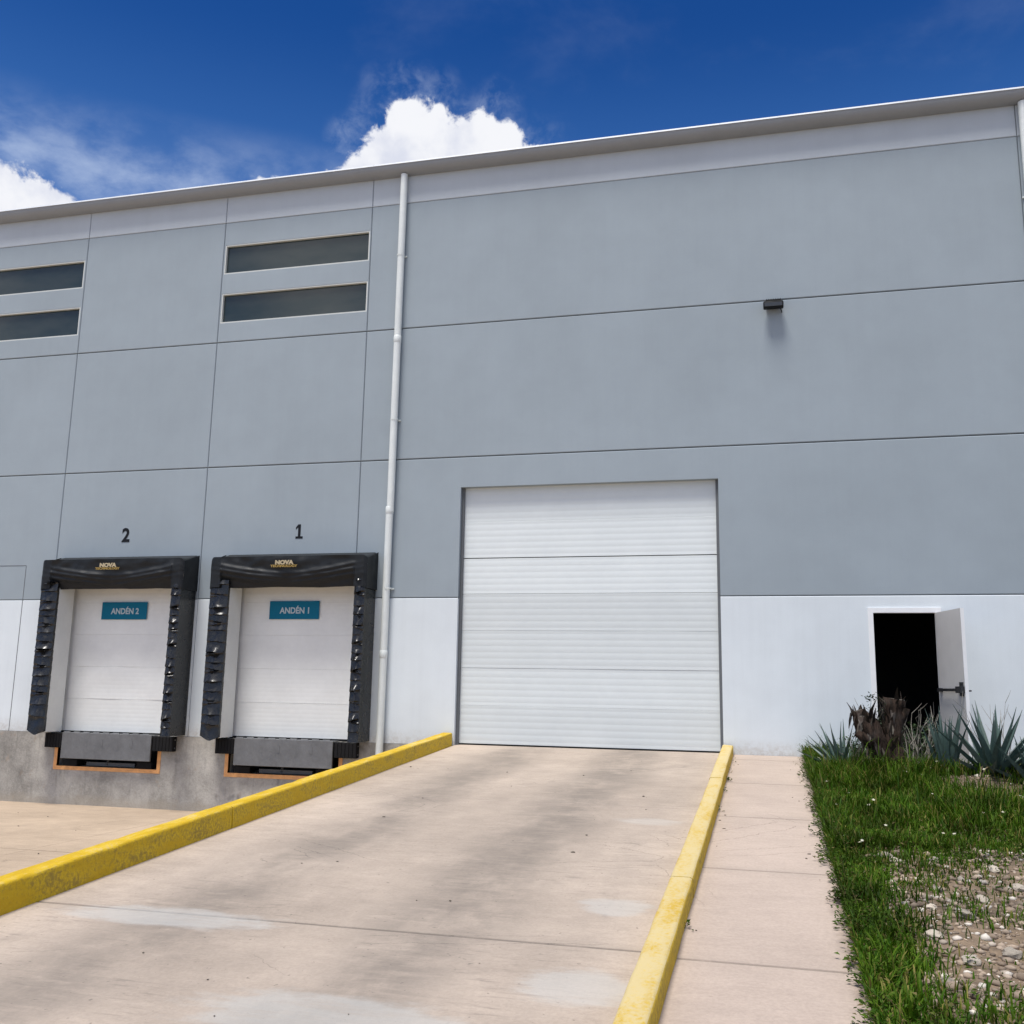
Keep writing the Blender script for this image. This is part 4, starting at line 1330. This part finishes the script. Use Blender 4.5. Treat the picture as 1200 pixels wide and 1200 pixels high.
# shoots from the stump
r = random.Random(5)
def twigs(mb, leaves, base, n, L, spread, seed, lean=(0, 0, 0), leafn=0, lsize=0.03, rad=0.005):
    r = random.Random(seed)
    for k in range(n):
        a = r.uniform(0, 2 * PI); ti = r.uniform(0.05, spread)
        d = Vector((math.cos(a) * math.sin(ti), math.sin(a) * math.sin(ti), math.cos(ti))) + Vector(lean)
        p = Vector(base) + Vector((r.uniform(-.04, .04), r.uniform(-.04, .04), 0))
        pts, rads = [p.copy()], [rad]
        ns = 5
        for i in range(ns):
            d = (d + Vector((r.uniform(-.35, .35), r.uniform(-.35, .35), r.uniform(-.15, .25)))).normalized()
            p = p + d * L * r.uniform(0.7, 1.2) / ns
            pts.append(p.copy()); rads.append(rad * (1 - 0.8 * (i + 1) / ns))
            if r.random() < 0.6:
                e = (d + Vector((r.uniform(-1, 1), r.uniform(-1, 1), r.uniform(-.2, .6)))).normalized()
                mb.tube([p, p + e * L * 0.12, p + e * L * 0.2 + Vector((0, 0, 0.01))], [rad * 0.4, rad * 0.3, rad * 0.15], 4, cap=False)
                tips = [p + e * L * 0.2]
            else: tips = []
            for q in tips + ([p] if i > 1 else []):
                for m in range(leafn):
                    c = q + Vector((r.gauss(0, .025), r.gauss(0, .025), r.gauss(0, .025)))
                    dd = Vector((r.uniform(-1, 1), r.uniform(-1, 1), r.uniform(-.6, .8))).normalized()
                    ss = dd.cross(Vector((r.uniform(-1, 1), r.uniform(-1, 1), 1))).normalized()
                    l_ = lsize * r.uniform(0.6, 1.3)
                    leaves.add([c, c + dd * l_ * .5 + ss * l_ * .3, c + dd * l_, c + dd * l_ * .5 - ss * l_ * .3], [(0, 1, 2, 3)])
        mb.tube(pts, rads, 5, cap=False)
mb, lf = MB(), MB()
twigs(mb, lf, P(-0.10, 0.05, 0.45), 11, 0.42, 0.5, 3, (-0.12, 0.05, 0), 1, 0.03, 0.006)
for k in range(60):   # the leafy tip beside the sawn trunk
    c = Vector(P(-0.16, 0.02, 0.92)) + Vector((r.gauss(0, .035), r.gauss(0, .03), r.gauss(0, .022)))
    d = Vector((r.uniform(-1, 1), r.uniform(-1, 1), r.uniform(-.5, .8))).normalized(); s_ = d.cross(Vector((0.2, 0.4, 1))).normalized()
    lf.add([c, c + d * .018 + s_ * .01, c + d * .038, c + d * .018 - s_ * .01], [(0, 1, 2, 3)])
mb.build('shoot', M['twig'], tr); lf.build('foliage', M['shrub'], tr)

# bushes in front of the doorway
def bush(x, y, n, L, spread, seed, leafn, mat_t, label, lsize=0.035, name='shrub', lean=(0, 0, 0), rad=0.007):
    z = soil_z(x, y) - 0.02
    o = empty(name, (x, y, z)); tag(o, label, 'shrub')
    a, b = MB(), MB()
    twigs(a, b, (x, y, z), n, L, spread, seed, lean, leafn, lsize, rad)
    a.build('branches', mat_t, o)
    if leafn: b.build('foliage', M['shrub'], o)
bush(1.80, -1.30, 16, 0.60, 0.75, 3, 7, M['twig'], 'low dark leafed shrub before the black doorway, right of the stump', 0.05)
bush(1.66, -1.75, 11, 0.85, 0.60, 9, 0, M['twig_pale'], 'bare bush of bleached dry twigs between the stump and the doorway', name='dry_bush', lean=(0.25, 0, 0), rad=0.010)
bush(1.02, -1.75, 14, 0.45, 0.9, 14, 6, M['twig'], 'small green shrub tucked against the left foot of the stump', 0.035)
bush(2.62, -1.7, 9, 0.95, 0.7, 19, 0, M['twig_pale'], 'thin bare twigs rising among the agaves by the right edge', name='dry_bush', lean=(0.1, 0, 0), rad=0.007)

# crumbs of dirt and leaf on the concrete
r = random.Random(99)
V, F = [], []
rg = np.random.default_rng(3)
for k in range(95):
    if k < 40: x, y = r.uniform(-4.6, -0.8), -11 * r.random() - 0.2
    elif k < 70: x, y = r.uniform(0.15, 0.42) if r.random() < 0.6 else r.uniform(-0.53, -0.45), -11 * r.random() - 0.2
    else: x, y = r.uniform(-12, -5.2), -4.5 * r.random() - 0.1
    z = top(y) + 0.004 if x > -4.8 else 0.006
    s = 0.003 + 0.010 * r.random() ** 3
    v = ICO_V * (1 + rg.uniform(-0.3, 0.3, (len(ICO_V), 1))) * np.array([s * r.uniform(.7, 1.8), s, s * 0.6]) + np.array([x, y, z])
    F.append(ICO_F + len(V) * len(ICO_V)); V.append(v)
db = raw_mesh('dirt_crumbs', np.concatenate(V), np.concatenate(F).ravel(), 3, M['twig']); tag(db, kind='stuff')

# ------------------------------------------------------------------ sky with clouds
SUN = Vector((-0.10, -0.305, 0.945)).normalized()
elev = math.asin(SUN.z); azim = math.atan2(SUN.x, SUN.y)
w = bpy.data.worlds.new('World'); S.world = w; w.use_nodes = True
nt = NT(w.node_tree)
bg = nt.n['Background']
sky = nt.new('ShaderNodeTexSky', sky_type='NISHITA')
sky.sun_disc = False; sky.sun_elevation = elev; sky.sun_rotation = azim
sky.altitude = 0; sky.air_density = 1.0; sky.dust_density = 0.4; sky.ozone_density = 2.5
dirv = nt.new('ShaderNodeTexCoord').outputs['Generated']
dx, dy, dz = nt.xyz(dirv)
az = nt.m('MULTIPLY', nt.m('ARCTAN2', dx, dy), 180 / PI)
el = nt.m('MULTIPLY', nt.m('ARCSINE', dz), 180 / PI)
skyc = nt.mix(1.0, sky.outputs[0], (0.052, 0.205, 0.45), 'MULTIPLY')
# puffy banks: union of round lobes roughened by noise
n_big = nt.noise(dirv, 16, 3, 0.5, 0.3)
n_mid = nt.noise(dirv, 42, 8, 0.62, 0.25)
def lobes(lst):
    tot = None
    for (a, e, ra, re) in lst:
        ddx = nt.m('DIVIDE', nt.m('SUBTRACT', az, a), ra)
        ddy = nt.m('DIVIDE', nt.m('SUBTRACT', el, e), re)
        d = nt.m('SUBTRACT', 1.0, nt.m('SQRT', nt.m('ADD', nt.m('MULTIPLY', ddx, ddx), nt.m('MULTIPLY', ddy, ddy))))
        tot = d if tot is None else nt.m('SMOOTH_MAX', tot, d, 0.15)
    return tot
body = lobes([(-20.6, 28.7, 4.3, 3.7), (-17.2, 28.7, 4.0, 3.3), (-23.6, 27.4, 3.0, 2.2), (-14.2, 28.6, 2.4, 2.0), (-21.5, 31.0, 1.6, 1.5),
              (-45.0, 22.8, 4.2, 3.6), (-42.0, 23.4, 2.6, 2.3), (-29.0, 26.0, 2.6, 1.7)])
edge = nt.m('ADD', nt.m('MULTIPLY', nt.m('SUBTRACT', n_mid, 0.5), 0.85), nt.m('MULTIPLY', nt.m('SUBTRACT', n_big, 0.5), 0.35))
bodyn = nt.m('ADD', body, edge)
puff = nt.range(bodyn, 0.0, 0.16)
# soft rags around the banks and thin veils higher up
rag = nt.m('MULTIPLY', nt.range(nt.m('ADD', body, nt.m('MULTIPLY', nt.m('SUBTRACT', n_big, 0.5), 1.6)), -0.55, 0.45, 0, 0.35), nt.range(n_mid, 0.35, 0.7))
band = nt.range(el, 30.4, 26.4)
vfar = nt.m('MULTIPLY', band, nt.range(az, -16, -28))
veil_n = nt.noise(nt.scale(dirv, (1.0, 1.0, 1.9)), 9, 7, 0.60, 0.15)
veil = nt.m('MULTIPLY', nt.range(veil_n, 0.36, 0.70, 0.05, 0.52), vfar)
thin = nt.range(nt.noise(nt.scale(dirv, (1.0, 1.0, 1.8)), 4.5, 7, 0.58, 0.2), 0.52, 0.85, 0, 0.09)
# cumulus added in the unseen sky to brighten the wall and window reflections
other = nt.noise(nt.scale(dirv, (1, 1, 1.7)), 3.2, 8, 0.6, 0.3)
away = nt.range(dy, 0.30, -0.05)
fill_cum = nt.m('MULTIPLY', nt.m('MULTIPLY', nt.range(other, 0.46, 0.56), away), nt.range(dz, 0.02, 0.12))
hz = nt.range(el, 37.0, 24.0, 0.0, 0.22)
skyc = nt.mix(hz, skyc, (0.85, 2.1, 4.6))
soft = nt.m('MAXIMUM', nt.m('MAXIMUM', rag, veil), thin)
ccol = nt.mix(nt.range(nt.m('ADD', n_big, nt.m('MULTIPLY', n_mid, 0.6)), 0.55, 0.95), (3.55, 3.7, 4.25), (4.55, 4.6, 4.8))
c = nt.mix(soft, skyc, (3.2, 3.7, 4.6))
c = nt.mix(puff, c, ccol)
c = nt.mix(fill_cum, c, (6.6, 6.6, 6.8))
nt.l.new(c, bg.inputs['Color'])
bg.inputs['Strength'].default_value = 0.12

sun = bpy.data.lights.new('sun', 'SUN')
sun.energy = 2.6; sun.angle = R(19); sun.color = (1.0, 0.955, 0.89)
so = link(bpy.data.objects.new('sun', sun))
so.rotation_euler = SUN.to_track_quat('Z', 'Y').to_euler()
so.location = (-5, -10, 30)

# ------------------------------------------------------------------ camera
cam = bpy.data.cameras.new('camera')
co = link(bpy.data.objects.new('camera', cam))
p, y, ro = R(10.4553), R(-14.6164), R(1.0305)
right = Vector((math.cos(y), -math.sin(y), 0)); f0 = Vector((math.sin(y), math.cos(y), 0)); upv = Vector((0, 0, 1))
fwd = f0 * math.cos(p) + upv * math.sin(p); u = upv * math.cos(p) - f0 * math.sin(p)
rr = right * math.cos(ro) + u * math.sin(ro); uu = u * math.cos(ro) - right * math.sin(ro)
mw = Matrix((rr, uu, -fwd)).transposed().to_4x4()
mw.translation = (0, -15, 2.05)
co.matrix_world = mw
cam.sensor_width = 36; cam.sensor_fit = 'HORIZONTAL'
cam.lens = 36 * 1164.6 / 1200
cam.shift_y = -7.64 / 1200
cam.clip_end = 2000; cam.clip_start = 0.05
S.camera = co

S.view_settings.view_transform = 'Standard'
S.view_settings.look = 'None'
S.view_settings.exposure = 0.75
S.view_settings.gamma = 1.0
S.view_settings.use_curve_mapping = False
